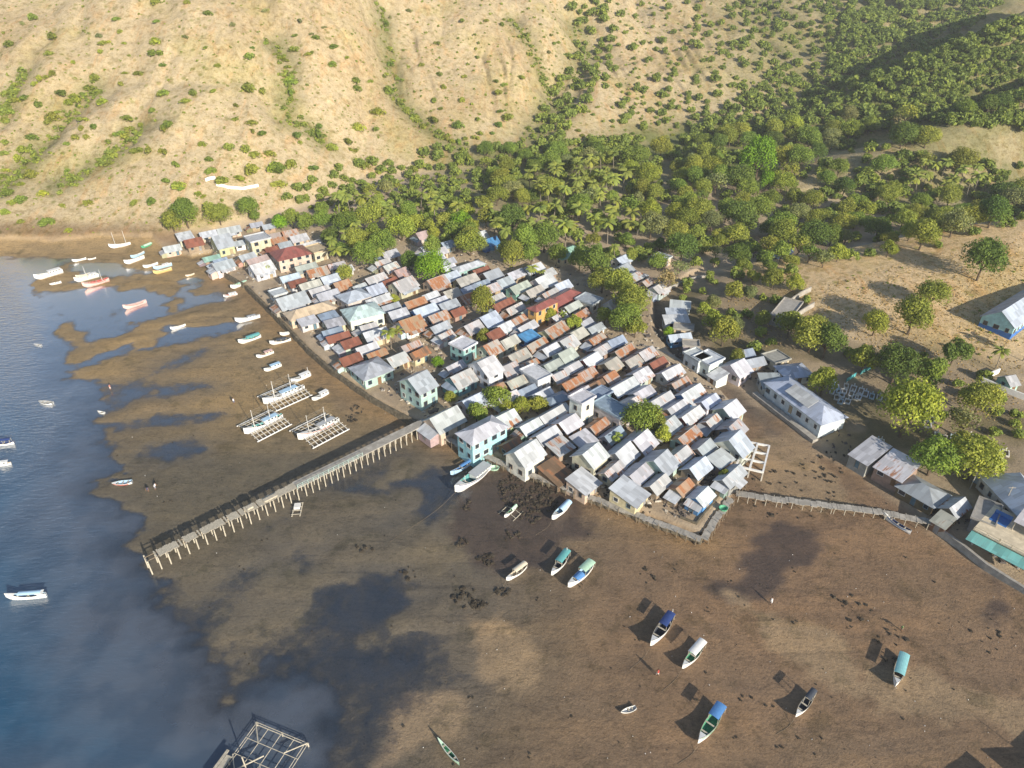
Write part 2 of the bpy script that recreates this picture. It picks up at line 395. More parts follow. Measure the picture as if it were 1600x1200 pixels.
def ground_mat():
    m, nt = nmat('terrain'); b = NB(nt); p = b.pos()
    col = b.attr('albedo').outputs['Color']; zn = b.attr('zone'); sep = b.n('ShaderNodeSeparateColor'); b.link(zn.outputs['Color'], sep.inputs[0])
    grass, mud, wet = sep.outputs
    n1 = b.noise(.35, 6, .6, p); n2 = b.noise(2.2, 5, .65, p); n3 = b.noise(9.0, 3, .7, p)
    f = b.math('ADD', b.math('MULTIPLY', n1, .5), b.math('ADD', b.math('MULTIPLY', n2, .35), b.math('MULTIPLY', n3, .25)))
    c = b.mix(1.0, col, b.ramp(f, [(.30, (.60, .60, .62)), (.52, (1, 1, 1)), (.78, (1.4, 1.36, 1.28))]), 'MULTIPLY')
    # dry grass: tufts, pale bare earth, streaks running down the slope
    g = b.noise(.9, 6, .78, p); g2 = b.noise(3.2, 4, .75, p)
    cg = b.mix(b.rng(g, .47, .66, 0.0, .85), c, b.mix(1.0, c, (.66, .62, .48), 'MULTIPLY'))
    cg = b.mix(b.rng(g2, .54, .66, 0.0, .75), cg, b.mix(1.0, cg, (.52, .50, .36), 'MULTIPLY'))
    tv = b.n('ShaderNodeTexVoronoi'); tv.inputs['Scale'].default_value = .22; tv.inputs['Randomness'].default_value = 1.0; b.link(p, tv.inputs['Vector'])
    cg = b.mix(b.math('MULTIPLY', b.rng(tv.outputs['Distance'], .10, .30, .8, 0.0), b.rng(b.noise(.035, 4, .6, p), .36, .52)), cg, b.mix(1.0, cg, (.50, .58, .30), 'MULTIPLY'))
    st = b.n('ShaderNodeMapping'); st.inputs['Rotation'].default_value = (0, 0, R(12)); st.inputs['Scale'].default_value = (1.0, .22, .5); b.link(p, st.inputs[0])
    cg = b.mix(b.rng(b.noise(.22, 6, .7, st.outputs[0], .6), .50, .66, 0.0, .6), cg, b.mix(1.0, cg, (1.05, .84, .66), 'MULTIPLY'))
    cg = b.mix(b.rng(b.noise(.028, 5, .62, p), .50, .66, 0.0, .55), cg, b.mix(1.0, cg, (.86, .90, .62), 'MULTIPLY'))
    cg = b.mix(b.rng(b.noise(.075, 6, .68, st.outputs[0], 1.0), .60, .70, 0.0, .7), cg, b.mix(1.0, cg, (1.25, 1.22, 1.18), 'MULTIPLY'))
    g4 = b.noise(.33, 6, .72, p); cg = b.mix(b.rng(g4, .50, .64, 0.0, .75), cg, b.mix(1.0, cg, (.62, .60, .44), 'MULTIPLY'))
    c = b.mix(grass, c, cg)
    # mud: ripples across, small weed and shell specks
    mp = b.n('ShaderNodeMapping'); mp.inputs['Rotation'].default_value = (0, 0, R(25)); mp.inputs['Scale'].default_value = (.5, 1.0, 1.0); b.link(p, mp.inputs[0])
    rip = b.noise(1.9, 6, .75, mp.outputs[0])
    cm = b.mix(b.rng(rip, .48, .66, 0.0, .5), c, b.mix(1.0, c, (.46, .44, .42), 'MULTIPLY'))
    weed = b.noise(.16, 6, .72, p)
    cm = b.mix(b.rng(weed, .53, .64, 0.0, .6), cm, b.mix(1.0, cm, (.52, .55, .50), 'MULTIPLY'))
    fl = b.n('ShaderNodeMapping'); fl.inputs['Rotation'].default_value = (0, 0, R(-48)); fl.inputs['Scale'].default_value = (.16, 1.0, 1.0); b.link(p, fl.inputs[0])
    cm = b.mix(b.rng(b.noise(.10, 6, .66, fl.outputs[0], .8), .47, .62, 0.0, .5), cm, b.mix(1.0, cm, (1.35, 1.28, 1.15), 'MULTIPLY'))
    cm = b.mix(b.rng(b.noise(.30, 5, .7, fl.outputs[0], 1.5), .56, .63, 0.0, .45), cm, b.mix(1.0, cm, (.55, .56, .62), 'MULTIPLY'))
    spk = b.n('ShaderNodeTexVoronoi'); spk.inputs['Scale'].default_value = .7; b.link(p, spk.inputs['Vector'])
    cm = b.mix(b.math('MULTIPLY', b.rng(spk.outputs['Distance'], .06, .15, .8, 0.0), b.rng(b.noise(.07, 4, .6, p), .52, .62)), cm, (.035, .03, .025))
    gr = b.noise(4.2, 4, .8, p); cm = b.mix(b.rng(gr, .40, .66, 0.0, .5), b.mix(1.0, cm, (1.18, 1.17, 1.15), 'MULTIPLY'), b.mix(1.0, cm, (.62, .62, .64), 'MULTIPLY'))
    pb = b.n('ShaderNodeTexVoronoi'); pb.inputs['Scale'].default_value = 1.7; b.link(p, pb.inputs['Vector'])
    cm = b.mix(b.math('MULTIPLY', b.rng(pb.outputs['Distance'], .10, .24, .75, 0.0), b.rng(b.noise(.22, 5, .7, p), .50, .60)), cm, b.mix(1.0, cm, (.36, .35, .33), 'MULTIPLY'))
    c = b.mix(mud, c, cm)
    h = b.math('ADD', b.math('MULTIPLY', n2, .5), b.math('MULTIPLY', n3, .3))
    nrm = b.bump(b.math('ADD', h, b.math('MULTIPLY', b.math('MULTIPLY', g, grass), 1.4)), .7, .5)
    rough = b.math('SUBTRACT', .95, b.math('MULTIPLY', wet, .45))
    b.out(b.bsdf(c, rough, nrm, 0.0, b.math('ADD', .1, b.math('MULTIPLY', wet, .3)))); return m
M['ground'] = ground_mat()

def water_mat():
    m, nt = nmat('sea_water'); b = NB(nt); p = b.pos(); dep = b.attr('depth').outputs['Fac']
    n = b.noise(.9, 5, .6, p); n2 = b.noise(.12, 3, .5, p)
    mp = b.n('ShaderNodeMapping'); mp.inputs['Rotation'].default_value = (0, 0, R(-30)); mp.inputs['Scale'].default_value = (.5, 1.4, 1.0); b.link(p, mp.inputs[0])
    rp = b.noise(.75, 4, .6, mp.outputs[0])
    h = b.math('MULTIPLY', rp, b.rng(dep, .08, 1.2, .06, 1.0))
    nrm = b.bump(h, .5, .30)
    patch = b.noise(.5, 6, .68, p); dn = b.math('ADD', dep, b.math('MULTIPLY', b.math('SUBTRACT', patch, .5), .26))
    col = b.mix(b.rng(dep, .1, 4.5), (.100, .118, .150), (.002, .082, .165))
    col = b.mix(b.rng(n2, .42, .62, 0.0, .40), col, (.006, .035, .075))
    al = b.math('SUBTRACT', 1.0, b.math('POWER', 2.718, b.math('MULTIPLY', b.math('MAXIMUM', dn, 0.0), -2.6)), True)
    tr = b.n('ShaderNodeBsdfTransparent'); tr.inputs[0].default_value = (.95, .96, .98, 1)
    df = b.n('ShaderNodeBsdfDiffuse'); b.link(col, df.inputs[0])
    mx = b.n('ShaderNodeMixShader'); b.link(al, mx.inputs[0]); b.link(tr.outputs[0], mx.inputs[1]); b.link(df.outputs[0], mx.inputs[2])
    gl = b.n('ShaderNodeBsdfGlossy'); gl.inputs['Roughness'].default_value = .22; b.link(nrm, gl.inputs['Normal'])
    fr = b.n('ShaderNodeFresnel'); fr.inputs[0].default_value = 1.35; b.link(nrm, fr.inputs['Normal'])
    edge = b.rng(dn, -.02, .16)
    m2 = b.n('ShaderNodeMixShader'); b.link(b.math('MULTIPLY', b.math('MULTIPLY', b.math('POWER', fr.outputs[0], 1.5), 22.0, True), edge), m2.inputs[0]); b.link(mx.outputs[0], m2.inputs[1]); b.link(gl.outputs[0], m2.inputs[2])
    m3 = b.n('ShaderNodeMixShader'); t2 = b.n('ShaderNodeBsdfTransparent'); b.link(b.rng(dn, -.05, .06), m3.inputs[0]); b.link(t2.outputs[0], m3.inputs[1]); b.link(m2.outputs[0], m3.inputs[2]); m2 = m3
    b.out(m2.outputs[0]); return m
M['water'] = water_mat()

# ------------------------------------------------------------------ the terrain sheet
def grid_mesh(name, X, Y, Zv, mat, keep=None):
    ny, nx = X.shape
    me = bpy.data.meshes.new(name)
    idx = np.arange(nx * ny).reshape(ny, nx)
    q = np.stack([idx[:-1, :-1], idx[:-1, 1:], idx[1:, 1:], idx[1:, :-1]], -1).reshape(-1, 4)
    co = np.stack([X, Y, Zv], -1).reshape(-1, 3); remap = None
    if keep is not None:
        q = q[keep.reshape(-1)]; used = np.unique(q); remap = used; inv = np.zeros(nx * ny, int); inv[used] = np.arange(len(used)); q = inv[q]; co = co[used]
    me.vertices.add(len(co)); me.vertices.foreach_set('co', co.astype(np.float32).ravel())
    me.loops.add(q.size); me.loops.foreach_set('vertex_index', q.astype(np.int32).ravel())
    me.polygons.add(len(q)); me.polygons.foreach_set('loop_start', np.arange(0, q.size, 4, dtype=np.int32)); me.polygons.foreach_set('loop_total', np.full(len(q), 4, dtype=np.int32))
    me.polygons.foreach_set('use_smooth', np.ones(len(q), bool)); me.materials.append(mat); me.update(); me.validate()
    o = bpy.data.objects.new(name, me); C.objects.link(o)
    return o, me, remap
def lay(c, k, new):
    return c * (1 - k[..., None]) + np.array(new) * k[..., None]
X, Y, H, Z = GX, GY, GH, GZ
big = fbm(X / 40, Y / 40, 4, 200); mid = fbm(X / 11, Y / 11, 4, 210)
alb = np.ones(X.shape + (3,)) * np.array((.200, .130, .078))
rightness = sstep(-22, 42, X - (Y - 100) * .30)
alb = lay(alb, 1 - rightness, (.112, .096, .068))
north = sstep(118, 150, Y) * sstep(20, -10, X); alb = lay(alb, north * .85, (.310, .215, .100))
alb = lay(alb, np.clip(.5 + big * 1.3, 0, 1) * .45, (.135, .112, .080))
alb = lay(alb, Z['isle'] * .7, (.200, .155, .085))
alb = lay(alb, sstep(.02, .10, mid) * Z['isle'] * .5, (.125, .105, .05))
alb = lay(alb, Z['film'] * .65, (.100, .090, .077))
alb = lay(alb, Z['edge'] * .7, (.25, .165, .085))
alb = lay(alb, Z['dark'] * .85, (.055, .040, .034)); alb = lay(alb, Z['sandy'] * .85, (.275, .200, .122))
alb = lay(alb, sstep(-.05, -.6, H) * .5, (.11, .10, .06))
land = Z['land']; hillm = sstep(6, 16, H)
alb = lay(alb, land, (.42, .335, .235)); alb = lay(alb, land * sstep(-.1, .3, mid) * .6, (.27, .205, .14))
fy = foot_y(X); dH = Y - fy
grassy = land * np.maximum(sstep(-14, 6, dH) * sstep(2.6, 5, H), np.where(X > 60, sstep(3.2, 5.5, H), 0))
alb = lay(alb, grassy, (.475, .388, .250))
alb = lay(alb, grassy * sstep(.05, .5, big) * .55, (.40, .305, .178))
alb = lay(alb, grassy * sstep(.15, .45, fbm(X / 22, Y / 30, 5, 230)) * .35, (.53, .43, .28))
alb = lay(alb, grassy * np.where((X > 60) & (Y < 275), .8, 0), (.62, .46, .27))
# greener, darker floor below the wood and up the valleys
wood = land * sstep(-95, -40, dH) * sstep(30, 0, dH) * sstep(-60, 10, X) * sstep(205, 250, Y)
gul = np.zeros(X.shape)
for G_, d_, w_ in GULLIES: gul = np.maximum(gul, np.exp(-(segdist(X, Y, G_) / (w_ * .7)) ** 2))
wood = np.maximum(wood, gul * land * .6); wood = np.maximum(wood, land * sstep(90, 200, X) * sstep(250, 300, Y) * .55)
alb = lay(alb, wood * .85, (.20, .19, .085))
alb = lay(alb, wood * sstep(-.3, .15, mid) * .75, (.125, .150, .045))
cem = land * np.maximum(sstep(-14, 8, sdpoly(X, Y, poly([(1290,575),(1420,545),(1560,590),(1600,620),(1700,700),(1600,760),(1500,745),(1400,700),(1330,680)], 3))), sstep(-8, 6, sdpoly(X, Y, poly([(1040,440),(1150,430),(1240,470),(1290,560),(1230,600),(1120,560),(1060,500)], 3))))
alb = lay(alb, cem * .7, (.21, .165, .105)); alb = lay(alb, cem * sstep(0, .3, mid) * .6, (.12, .11, .05))
beachfoot = land * np.exp(-((Y - at(100, 383)[1]) / 5) ** 2) * sstep(-90, -110, X)
alb = lay(alb, beachfoot * .8, (.17, .11, .06))
mudz = (1 - land); wetz = np.clip(mudz * (.35 + .65 * sstep(.22, .0, H)) + Z['dark'] * mudz, 0, 1)
gnd, gme, _ = grid_mesh('ground', X, Y, np.where((X < -1500) | (Y < -500), np.minimum(H, -6), H), M['ground'])
for nm, arr in (('albedo', alb), ('zone', np.stack([grassy, mudz, wetz], -1))):
    a = gme.attributes.new(nm, 'FLOAT_COLOR', 'POINT'); a.data.foreach_set('color', np.concatenate([arr, np.ones(X.shape + (1,))], -1).astype(np.float32).ravel())
tag(gnd, 'mudflat, village ground and dry grassy hills', None, kind='structure')
wx = XS[(XS < 170)]; jx = len(wx); sel = YS < 300
wk = ((H[:-1, :-1] < .12) | (H[1:, 1:] < .12))[:sel.sum() - 1, :jx - 1]
wat, wme, used = grid_mesh('water', X[sel][:, :jx], Y[sel][:, :jx], np.zeros((sel.sum(), jx)), M['water'], wk)
a = wme.attributes.new('depth', 'FLOAT', 'POINT'); a.data.foreach_set('value', np.clip(-H[sel][:, :jx], 0, 9).ravel()[used].astype(np.float32))
tag(wat, 'shallow tidal sea water', None, kind='structure')

# ------------------------------------------------------------------ light
SUN = Vector((.555 * math.cos(R(22.5)), -.832 * math.cos(R(22.5)), math.sin(R(22.5))))
sl = bpy.data.lights.new('sun', 'SUN'); sl.energy = 5.0; sl.angle = R(.5); sl.color = (1.0, .91, .77)
so = bpy.data.objects.new('sun', sl); C.objects.link(so); so.location = (0, -100, 300); so.rotation_euler = (-SUN).to_track_quat('-Z', 'Y').to_euler()
w = bpy.data.worlds.new('World'); scene.world = w; w.use_nodes = True; nt = w.node_tree
sky = nt.nodes.new('ShaderNodeTexSky'); sky.sky_type = 'NISHITA'; sky.sun_disc = False; sky.sun_elevation = R(22.5); sky.sun_rotation = math.atan2(SUN.x, SUN.y)
bg = nt.nodes['Background']; sky.dust_density = .8; bg.inputs['Strength'].default_value = .105; nt.links.new(sky.outputs[0], bg.inputs['Color'])
scene.view_settings.view_transform = 'Standard'; scene.view_settings.look = 'None'; scene.view_settings.exposure = .55; scene.view_settings.gamma = 1
scene.cycles.max_bounces = 6; scene.cycles.transparent_max_bounces = 8; scene.cycles.use_denoising = True

hz = MB(); hz.box(-3100, 3100, -2100, 4100, -9, 146); hm, hn = nmat('haze'); hb = NB(hn); pv = hb.n('ShaderNodeVolumePrincipled'); pv.inputs['Color'].default_value = (.90, .93, 1.0, 1); pv.inputs['Density'].default_value = .00016
ho_ = hb.n('ShaderNodeOutputMaterial'); hb.link(pv.outputs[0], ho_.inputs['Volume']); tag(hz.build('haze', hm), 'thin sunlit haze over the bay', None, None, 'stuff')
scene.cycles.volume_bounces = 0
# ------------------------------------------------------------------ houses
# one line per house: sheet letter, ridge ends in that sheet, width m, eave height m, form, roof, wall
SHEET = {'B': (230,320,5.3333), 'C': (400,320,5.3333), 'D': (600,360,5.3333), 'E': (460,480,5.3333), 'F': (660,540,5.3333), 'G': (850,480,5.3333), 'H': (900,600,5.3333),
         'J': (1000,420,5.3333), 'K': (1160,540,5.3333), 'L': (1300,660,5.3333), 'N': (700,240,2.6667), 'V': (840,380,7.2727), 'P': (0,0,1)}
HOUSES = """
B 220 240 345 212 5 2.4 s white pale
B 135 315 265 300 5 2.4 g pale cream
B 300 290 450 262 7 2.6 g redbrown tan
B 500 275 690 232 11 3.4 g grey cream
B 440 235 560 195 5 2.4 g pale cream
B 575 205 770 172 5 2.4 g pale cream
B 870 150 935 140 4 2.2 g grey tan
B 970 165 1040 150 4 2.2 g grey tan
B 830 290 1000 255 7 5.0 f pale cream
B 740 300 820 290 5 2.4 g grey white
B 990 245 1110 230 5 2.4 g rust tan
B 1040 275 1150 250 5 2.4 g orangerust tan
B 1110 225 1235 200 5 2.4 g rust tan
B 1180 265 1320 230 6 2.8 g palerust cream
B 1095 315 1180 300 5 2.4 g grey tan
B 990 360 1065 335 4 2.2 g redbrown tan
B 1130 355 1250 345 9 4.6 h red cream
B 1250 345 1430 290 5 2.4 g pale cream
B 1320 390 1450 355 7 3.4 f cream cream
B 770 425 880 380 6 2.4 g grey cream
B 830 455 1000 400 6 2.4 g palered cream
B 850 500 1030 455 8 3.2 g white white
B 500 425 595 408 4 2.0 g mint tan
B 545 490 700 440 6 2.6 g grey white
B 560 455 640 430 4 2.2 g bluegrey white
B 1105 595 1270 560 5 2.5 g bluewhite white
B 1170 640 1310 600 5 2.4 g redbrown pale
B 1230 525 1400 475 6 2.6 g greygreen cream
B 1320 540 1490 500 6 2.8 g rust white
B 1270 670 1430 615 6 2.4 g khaki cream
B 1440 610 1580 570 6 2.6 g bluewhite pale
B 1345 705 1510 660 6 2.4 g palerust tan
B 1075 790 1310 715 8 3.0 g grey pale
B 1040 740 1140 720 4 2.4 f white white
B 1415 745 1590 690 7 2.8 g grey white
B 1265 850 1440 805 9 3.0 h cream yellow
B 1290 915 1400 885 4 2.2 s pale pale
B 1420 910 1520 880 4 2.2 s bluegrey pale
C 600 495 740 465 5 2.4 g palerust pale
C 690 520 780 495 4 2.2 g pale pale
C 640 650 770 615 6 2.4 g orangerust tan
C 775 715 870 685 8 3.6 h bluewhite pale
C 890 690 1000 665 7 3.0 g bluewhite white
C 900 765 1110 705 9 3.0 g pale cream
C 920 620 1070 560 6 2.5 g palerust tan
C 830 680 900 640 5 2.4 g pale tan
C 1050 635 1150 585 5 2.5 g redbrown pale
C 1150 650 1290 580 8 3.2 g palerust cream
C 1060 510 1165 468 6 2.5 g palerust cream
C 985 470 1110 440 5 2.4 g palerust tan
C 1150 545 1240 515 6 2.4 g palered tan
C 1040 400 1165 360 6 2.4 g pale cream
C 760 850 950 815 10 4.2 h paleteal white
C 1040 845 1165 810 5 2.4 g grey tan
C 1070 880 1250 840 7 2.5 g pale pale
C 850 990 990 955 5 2.4 g palerust teal
C 890 1060 1090 1015 7 2.5 g whiterust cream
C 600 1035 690 1010 4 2.3 g bluegrey cream
C 575 1075 770 1030 7 2.6 g redbrown white
C 695 1120 830 1065 7 2.6 g redbrown mint
C 640 955 740 935 4 2.2 s pale cream
E 480 345 680 280 6 2.5 g pale pale
E 430 405 520 375 5 2.5 g redbrown white
E 610 385 760 325 6 2.5 g orangerust teal
E 600 445 690 420 9 3.0 h grey mint
E 720 440 890 365 6 2.6 g palerust yellow
E 945 590 1100 510 10 5.2 g grey mint
E 925 315 1055 225 13 2.8 g brown cream
E 945 325 1020 300 5 3.0 g rust cream
E 1130 150 1270 90 7 2.6 g grey tan
E 1190 210 1290 165 6 2.6 g palerust white
E 1260 500 1400 435 4 2.2 g palerust tan
E 1380 300 1470 285 5 4.6 f white teal
E 1300 590 1530 475 7 3.0 g palerust teal
F 60 610 290 500 8 3.0 g pale cream
F 330 465 500 390 6 2.6 g bluewhite pale
F 480 140 620 50 11 4.6 g white white
F 715 85 880 15 7 2.6 g khaki tan
F 800 155 960 85 6 2.5 g rust tan
F 590 220 770 135 8 2.6 g palerust tan
F 715 265 850 210 9 2.8 g khaki tan
F 870 245 990 205 7 3.8 f white white
F 565 310 690 255 7 2.6 g orangerust blue
F 700 400 860 335 6 2.5 g palerust tan
F 960 390 1060 335 8 2.7 g white teal
F 1090 365 1180 350 8 2.6 h bluegrey tan
F 870 390 940 365 5 2.4 g bluegrey blue
F 600 600 740 520 9 2.8 g whiterust lime
F 480 660 580 610 9 5.6 h white turquoise
F 820 650 950 575 8 2.8 g white teal
F 665 800 780 750 5 2.4 g brown brown
F 745 845 935 735 9 4.2 g pale white
F 960 720 1130 620 8 2.8 g whiterust tan
F 1060 750 1190 695 5 2.3 s palerust tan
F 960 550 1200 420 8 2.8 g whiterust tan
F 1265 425 1405 410 5.4 6.8 f white white
F 1120 620 1320 510 9 2.9 g white orange
F 1400 390 1550 400 8 3.2 f bluegrey teal
F 1500 520 1600 540 9 4.0 f bluegrey pale
F 1380 680 1480 575 8 2.7 g rust grey
F 1010 965 1160 900 6 1.2 s brown brown
F 1260 380 1385 305 6 2.6 g palerust tan
F 1165 320 1280 255 5 2.5 g rust tan
F 1300 235 1440 165 6 2.5 g rust tan
F 1020 270 1150 215 5 2.4 g palerust tan
F 1140 180 1270 105 6 2.6 g palerust pale
F 1040 140 1190 75 6 2.6 g greygreen mint
F 1085 80 1250 0 8 2.8 g greygreen mint
F 1340 125 1460 35 7 2.8 g white red
F 1300 700 1370 685 4 2.2 s pale pale
G 0 330 120 250 7 2.6 g white tan
G 130 265 240 215 7 2.6 g palerust pale
G 0 200 140 100 8 2.7 g rust yellow
G 190 220 310 155 7 2.6 g khaki tan
G 330 145 420 120 5 2.8 g grey white
G 370 235 470 165 8 2.7 g rust grey
G 520 255 640 235 7 2.6 g bluegrey pale
G 420 340 530 275 6 2.5 g palerust tan
G 590 360 720 280 6 2.5 g rust tan
G 470 460 630 360 8 2.7 g khaki tan
G 760 385 870 325 8 2.7 g palerust tan
G 690 440 760 400 6 2.4 g khaki tan
G 860 430 970 420 5 2.2 g redbrown tan
G 745 545 850 480 6 2.6 g whiterust mint
G 550 665 750 555 8 2.7 g pale tan
G 680 735 880 615 7 2.7 g pale teal
G 470 590 590 510 6 2.5 g rust tan
G 390 630 500 590 6 2.4 g brown brown
G 640 780 790 735 7 2.5 g palerust pale
G 1000 545 1150 465 7 2.6 g whiterust pale
G 1060 620 1190 555 6 2.5 g rust tan
G 1140 705 1310 615 9 2.8 g whiterust blue
G 910 780 1070 685 6 2.6 g palerust lime
G 1040 835 1165 740 6 2.6 g pale white
G 1310 770 1440 700 6 2.7 g bluewhite white
G 1140 895 1310 790 9 2.8 g whiterust red
G 1450 830 1560 745 9 2.8 g white mint
G 1360 950 1430 870 5 2.4 g palerust tan
G 990 990 1100 880 8 2.7 g pale tan
G 1120 1055 1290 940 9 2.7 g rust mint
G 460 1070 640 960 7 2.6 g bluegrey grey
H 70 590 170 485 9 3.8 g white cream
H 20 665 180 690 5 2.6 s pale cream
H 240 690 410 540 8 2.7 g palerust cream
H 380 550 440 500 7 2.7 g white pale
H 440 500 570 400 9 2.7 g whiterust tan
H 430 730 570 605 8 2.7 g palerust cream
H 390 770 550 800 6 2.3 s pale cream
H 640 630 760 500 10 2.8 g grey mint
H 820 600 950 490 8 2.7 g palerust yellow
H 920 650 1100 560 10 2.6 g bluewhite tan
H 1090 540 1200 510 5 2.3 s white tan
H 1250 500 1330 410 9 2.8 g bluewhite pale
H 1060 490 1150 400 9 2.7 g grey tan
H 1190 720 1340 590 9 2.8 g pale grey
H 1230 350 1330 250 8 2.6 g palerust tan
H 700 780 780 715 5 2.4 g palerust tan
H 840 820 920 760 7 2.5 g orangerust tan
H 990 910 1070 830 6 2.5 g white blue
D 310 140 390 110 5 2.4 g white pale
D 290 200 430 150 6 2.6 g grey cream
D 370 180 500 140 5 2.6 g pale cream
D 380 230 500 195 5 2.4 g pale tan
D 460 255 590 215 6 2.5 g grey tan
D 600 270 760 225 9 3.0 h white teal
D 505 305 590 270 5 2.4 g white tan
D 515 360 660 300 7 2.6 g bluewhite tan
D 610 395 770 335 8 2.7 g khaki tan
D 730 320 870 285 5 2.4 g redbrown tan
D 790 345 960 285 9 2.8 g grey tan
D 360 420 520 365 7 2.7 g rust cream
D 740 430 840 395 6 2.5 g bluegrey blue
D 790 465 930 405 7 2.6 g palerust tan
D 930 420 1050 375 7 2.6 g grey blue
D 1065 465 1190 395 8 2.7 g greygreen teal
D 1165 310 1310 260 6 2.6 g white pale
D 1010 365 1150 310 5 2.5 g pale tan
D 1300 345 1390 305 5 2.4 g palerust tan
D 1280 415 1400 350 8 2.7 g white pale
D 1400 450 1540 410 6 2.6 g bluewhite pale
D 1180 485 1310 430 8 2.6 g khaki tan
D 1320 510 1440 450 7 2.5 g palerust tan
D 1430 545 1550 485 8 3.0 h red red
D 1290 600 1410 565 8 5.6 h red orange
D 1480 620 1600 550 8 2.7 g greygreen pale
D 880 555 1000 515 6 2.5 g palerust tan
D 935 610 1070 530 8 2.7 g redbrown tan
D 1020 640 1140 575 7 2.5 g palerust tan
D 1140 655 1200 625 6 2.4 g greygreen mint
D 1410 700 1490 640 6 2.5 g palerust tan
D 1510 705 1600 645 7 2.6 g rust tan
D 620 535 780 480 7 2.6 g rust tan
D 530 500 630 470 6 2.4 g khaki tan
D 640 490 715 465 4 2.4 g bluegrey tan
D 340 530 440 490 6 2.5 g white tan
D 400 570 520 525 4 2.4 g pale tan
D 180 610 350 545 6 2.5 g orangerust blue
D 240 660 430 595 7 2.7 g bluewhite blue
D 440 605 590 550 8 2.7 g grey pale
D 370 700 530 645 7 2.6 g rust grey
D 550 650 640 615 6 2.5 g redbrown tan
D 130 760 300 695 8 2.9 g orangerust white
D 700 790 790 735 6 2.5 g palerust tan
D 780 740 960 675 9 2.6 g bluewhite tan
D 875 850 970 785 8 2.6 g redbrown tan
D 950 780 1050 740 7 2.6 g white white
D 1030 745 1160 680 7 2.6 g rust blue
D 1130 800 1290 715 7 2.7 g whiterust blue
D 1150 855 1230 835 4 2.3 s blue blue
D 800 970 970 890 7 2.6 g rust pale
D 970 910 1090 850 6 2.6 g khaki pale
D 1150 920 1300 845 7 2.6 g rust tan
D 850 80 930 45 6 2.5 g blue blue
D 1470 160 1590 130 7 2.8 h mint cream
D 480 90 560 75 6 2.4 g bluegrey pale
D 280 20 340 5 6 2.6 g palered pale
D 770 20 830 5 6 2.5 g pale cream
V 890 170 1020 120 6 2.6 g bluewhite pale
V 890 290 1020 205 7 2.6 g grey pale
V 1340 165 1480 150 5 2.8 f white cream
V 1060 345 1160 320 6 2.6 h palerust cream
V 1180 420 1280 365 5 2.4 g rust tan
V 1290 460 1430 385 7 2.7 g palerust mint
V 480 640 640 620 8 3.0 f grey pale
V 840 680 890 610 5 3.0 g palerust white
V 930 740 975 690 4 2.4 g grey pale
V 380 790 480 740 7 2.6 g rust tan
V 520 890 600 850 5 2.6 g grey white
V 800 310 850 290 5 2.4 g grey tan
J 255 262 425 277 5 2.5 s white bluewhite
J 225 310 390 310 5 2.5 s bluewhite pale
J 195 367 400 360 6 2.6 s white bluewhite
J 250 452 410 470 5 2.4 f concrete cream
J 265 517 450 495 7 2.6 g bluewhite blue
J 335 590 470 600 6 2.6 f concrete grey
J 760 790 890 725 8 3.2 g white white
J 690 800 770 850 5 2.6 s white white
J 870 690 960 670 5 2.4 g bluegrey pale
J 910 720 1050 690 7 2.5 g grey tan
J 1010 775 1130 740 5 2.2 f concrete cream
J 1040 860 1150 860 5 2.2 s grey grey
J 1240 810 1330 800 6 2.5 h bluewhite white
L 1040 685 1140 612 7 2.8 g whiterust tan
L 960 690 1085 760 4 2.4 s khaki brown
L 760 490 850 540 7 2.5 h grey brown
L 1290 700 1520 790 7 3.0 f concrete grey
P 1537 757 1640 752 13 3.4 h bluewhite pale
P 1571 588 1587 585 5 2.8 g palegrey mint
P 880 352 888 350 5 2.4 g grey tan
P 1218 392 1232 384 5 2.5 g bluewhite white
P 1276 362 1287 357 5 2.4 g bluewhite pale
P 1247 365 1255 361 4 2.4 g teal teal
P 1218 497 1240 470 5 2.6 f concrete grey
"""
RC = {'white': ((.72,.75,.79),.04,0,'white tin'), 'pale': ((.60,.63,.67),.14,0,'pale grey tin'), 'grey': ((.46,.50,.55),.08,0,'dull grey tin'), 'palegrey': ((.55,.57,.60),.0,0,'smooth pale grey'), 'bluewhite': ((.58,.66,.78),.03,0,'bluish white tin'),
      'blue': ((.10,.32,.62),0,0,'bright blue'), 'bluegrey': ((.33,.41,.52),.12,0,'blue grey tin'), 'greygreen': ((.50,.56,.50),.12,0,'grey green tin'), 'khaki': ((.53,.52,.47),.26,0,'weathered tan'),
      'palerust': ((.59,.60,.62),.33,0,'rust-streaked pale'), 'whiterust': ((.68,.71,.75),.16,.62,'white, rust-edged'), 'rust': ((.55,.50,.46),.58,0,'rusty brown'), 'orangerust': ((.55,.38,.25),.55,0,'orange rusty'),
      'redbrown': ((.29,.115,.075),.15,0,'red brown'), 'red': ((.36,.125,.11),0,0,'plain red'), 'palered': ((.56,.44,.43),.3,0,'faded pinkish'), 'brown': ((.25,.16,.10),.5,0,'dark brown'),
      'cream': ((.64,.53,.36),.12,0,'cream'), 'teal': ((.12,.45,.42),0,0,'teal'), 'mint': ((.36,.60,.49),.04,0,'mint green'), 'paleteal': ((.56,.70,.71),.03,0,'pale teal'), 'concrete': ((.46,.43,.39),.0,0,'bare concrete')}
WC = {'white': (.80,.79,.75), 'pale': (.62,.60,.56), 'cream': (.66,.56,.40), 'tan': (.40,.31,.22), 'yellow': (.68, .60, .36), 'lime': (.46, .58, .30), 'mint': (.48, .66, .55), 'teal': (.30, .50, .50), 'turquoise': (.42,.72,.76),
      'blue': (.12,.32,.58), 'bluewhite': (.55,.64,.75), 'grey': (.38,.38,.37), 'brown': (.22,.14,.09), 'orange': (.70, .42, .16), 'red': (.48,.13,.10)}
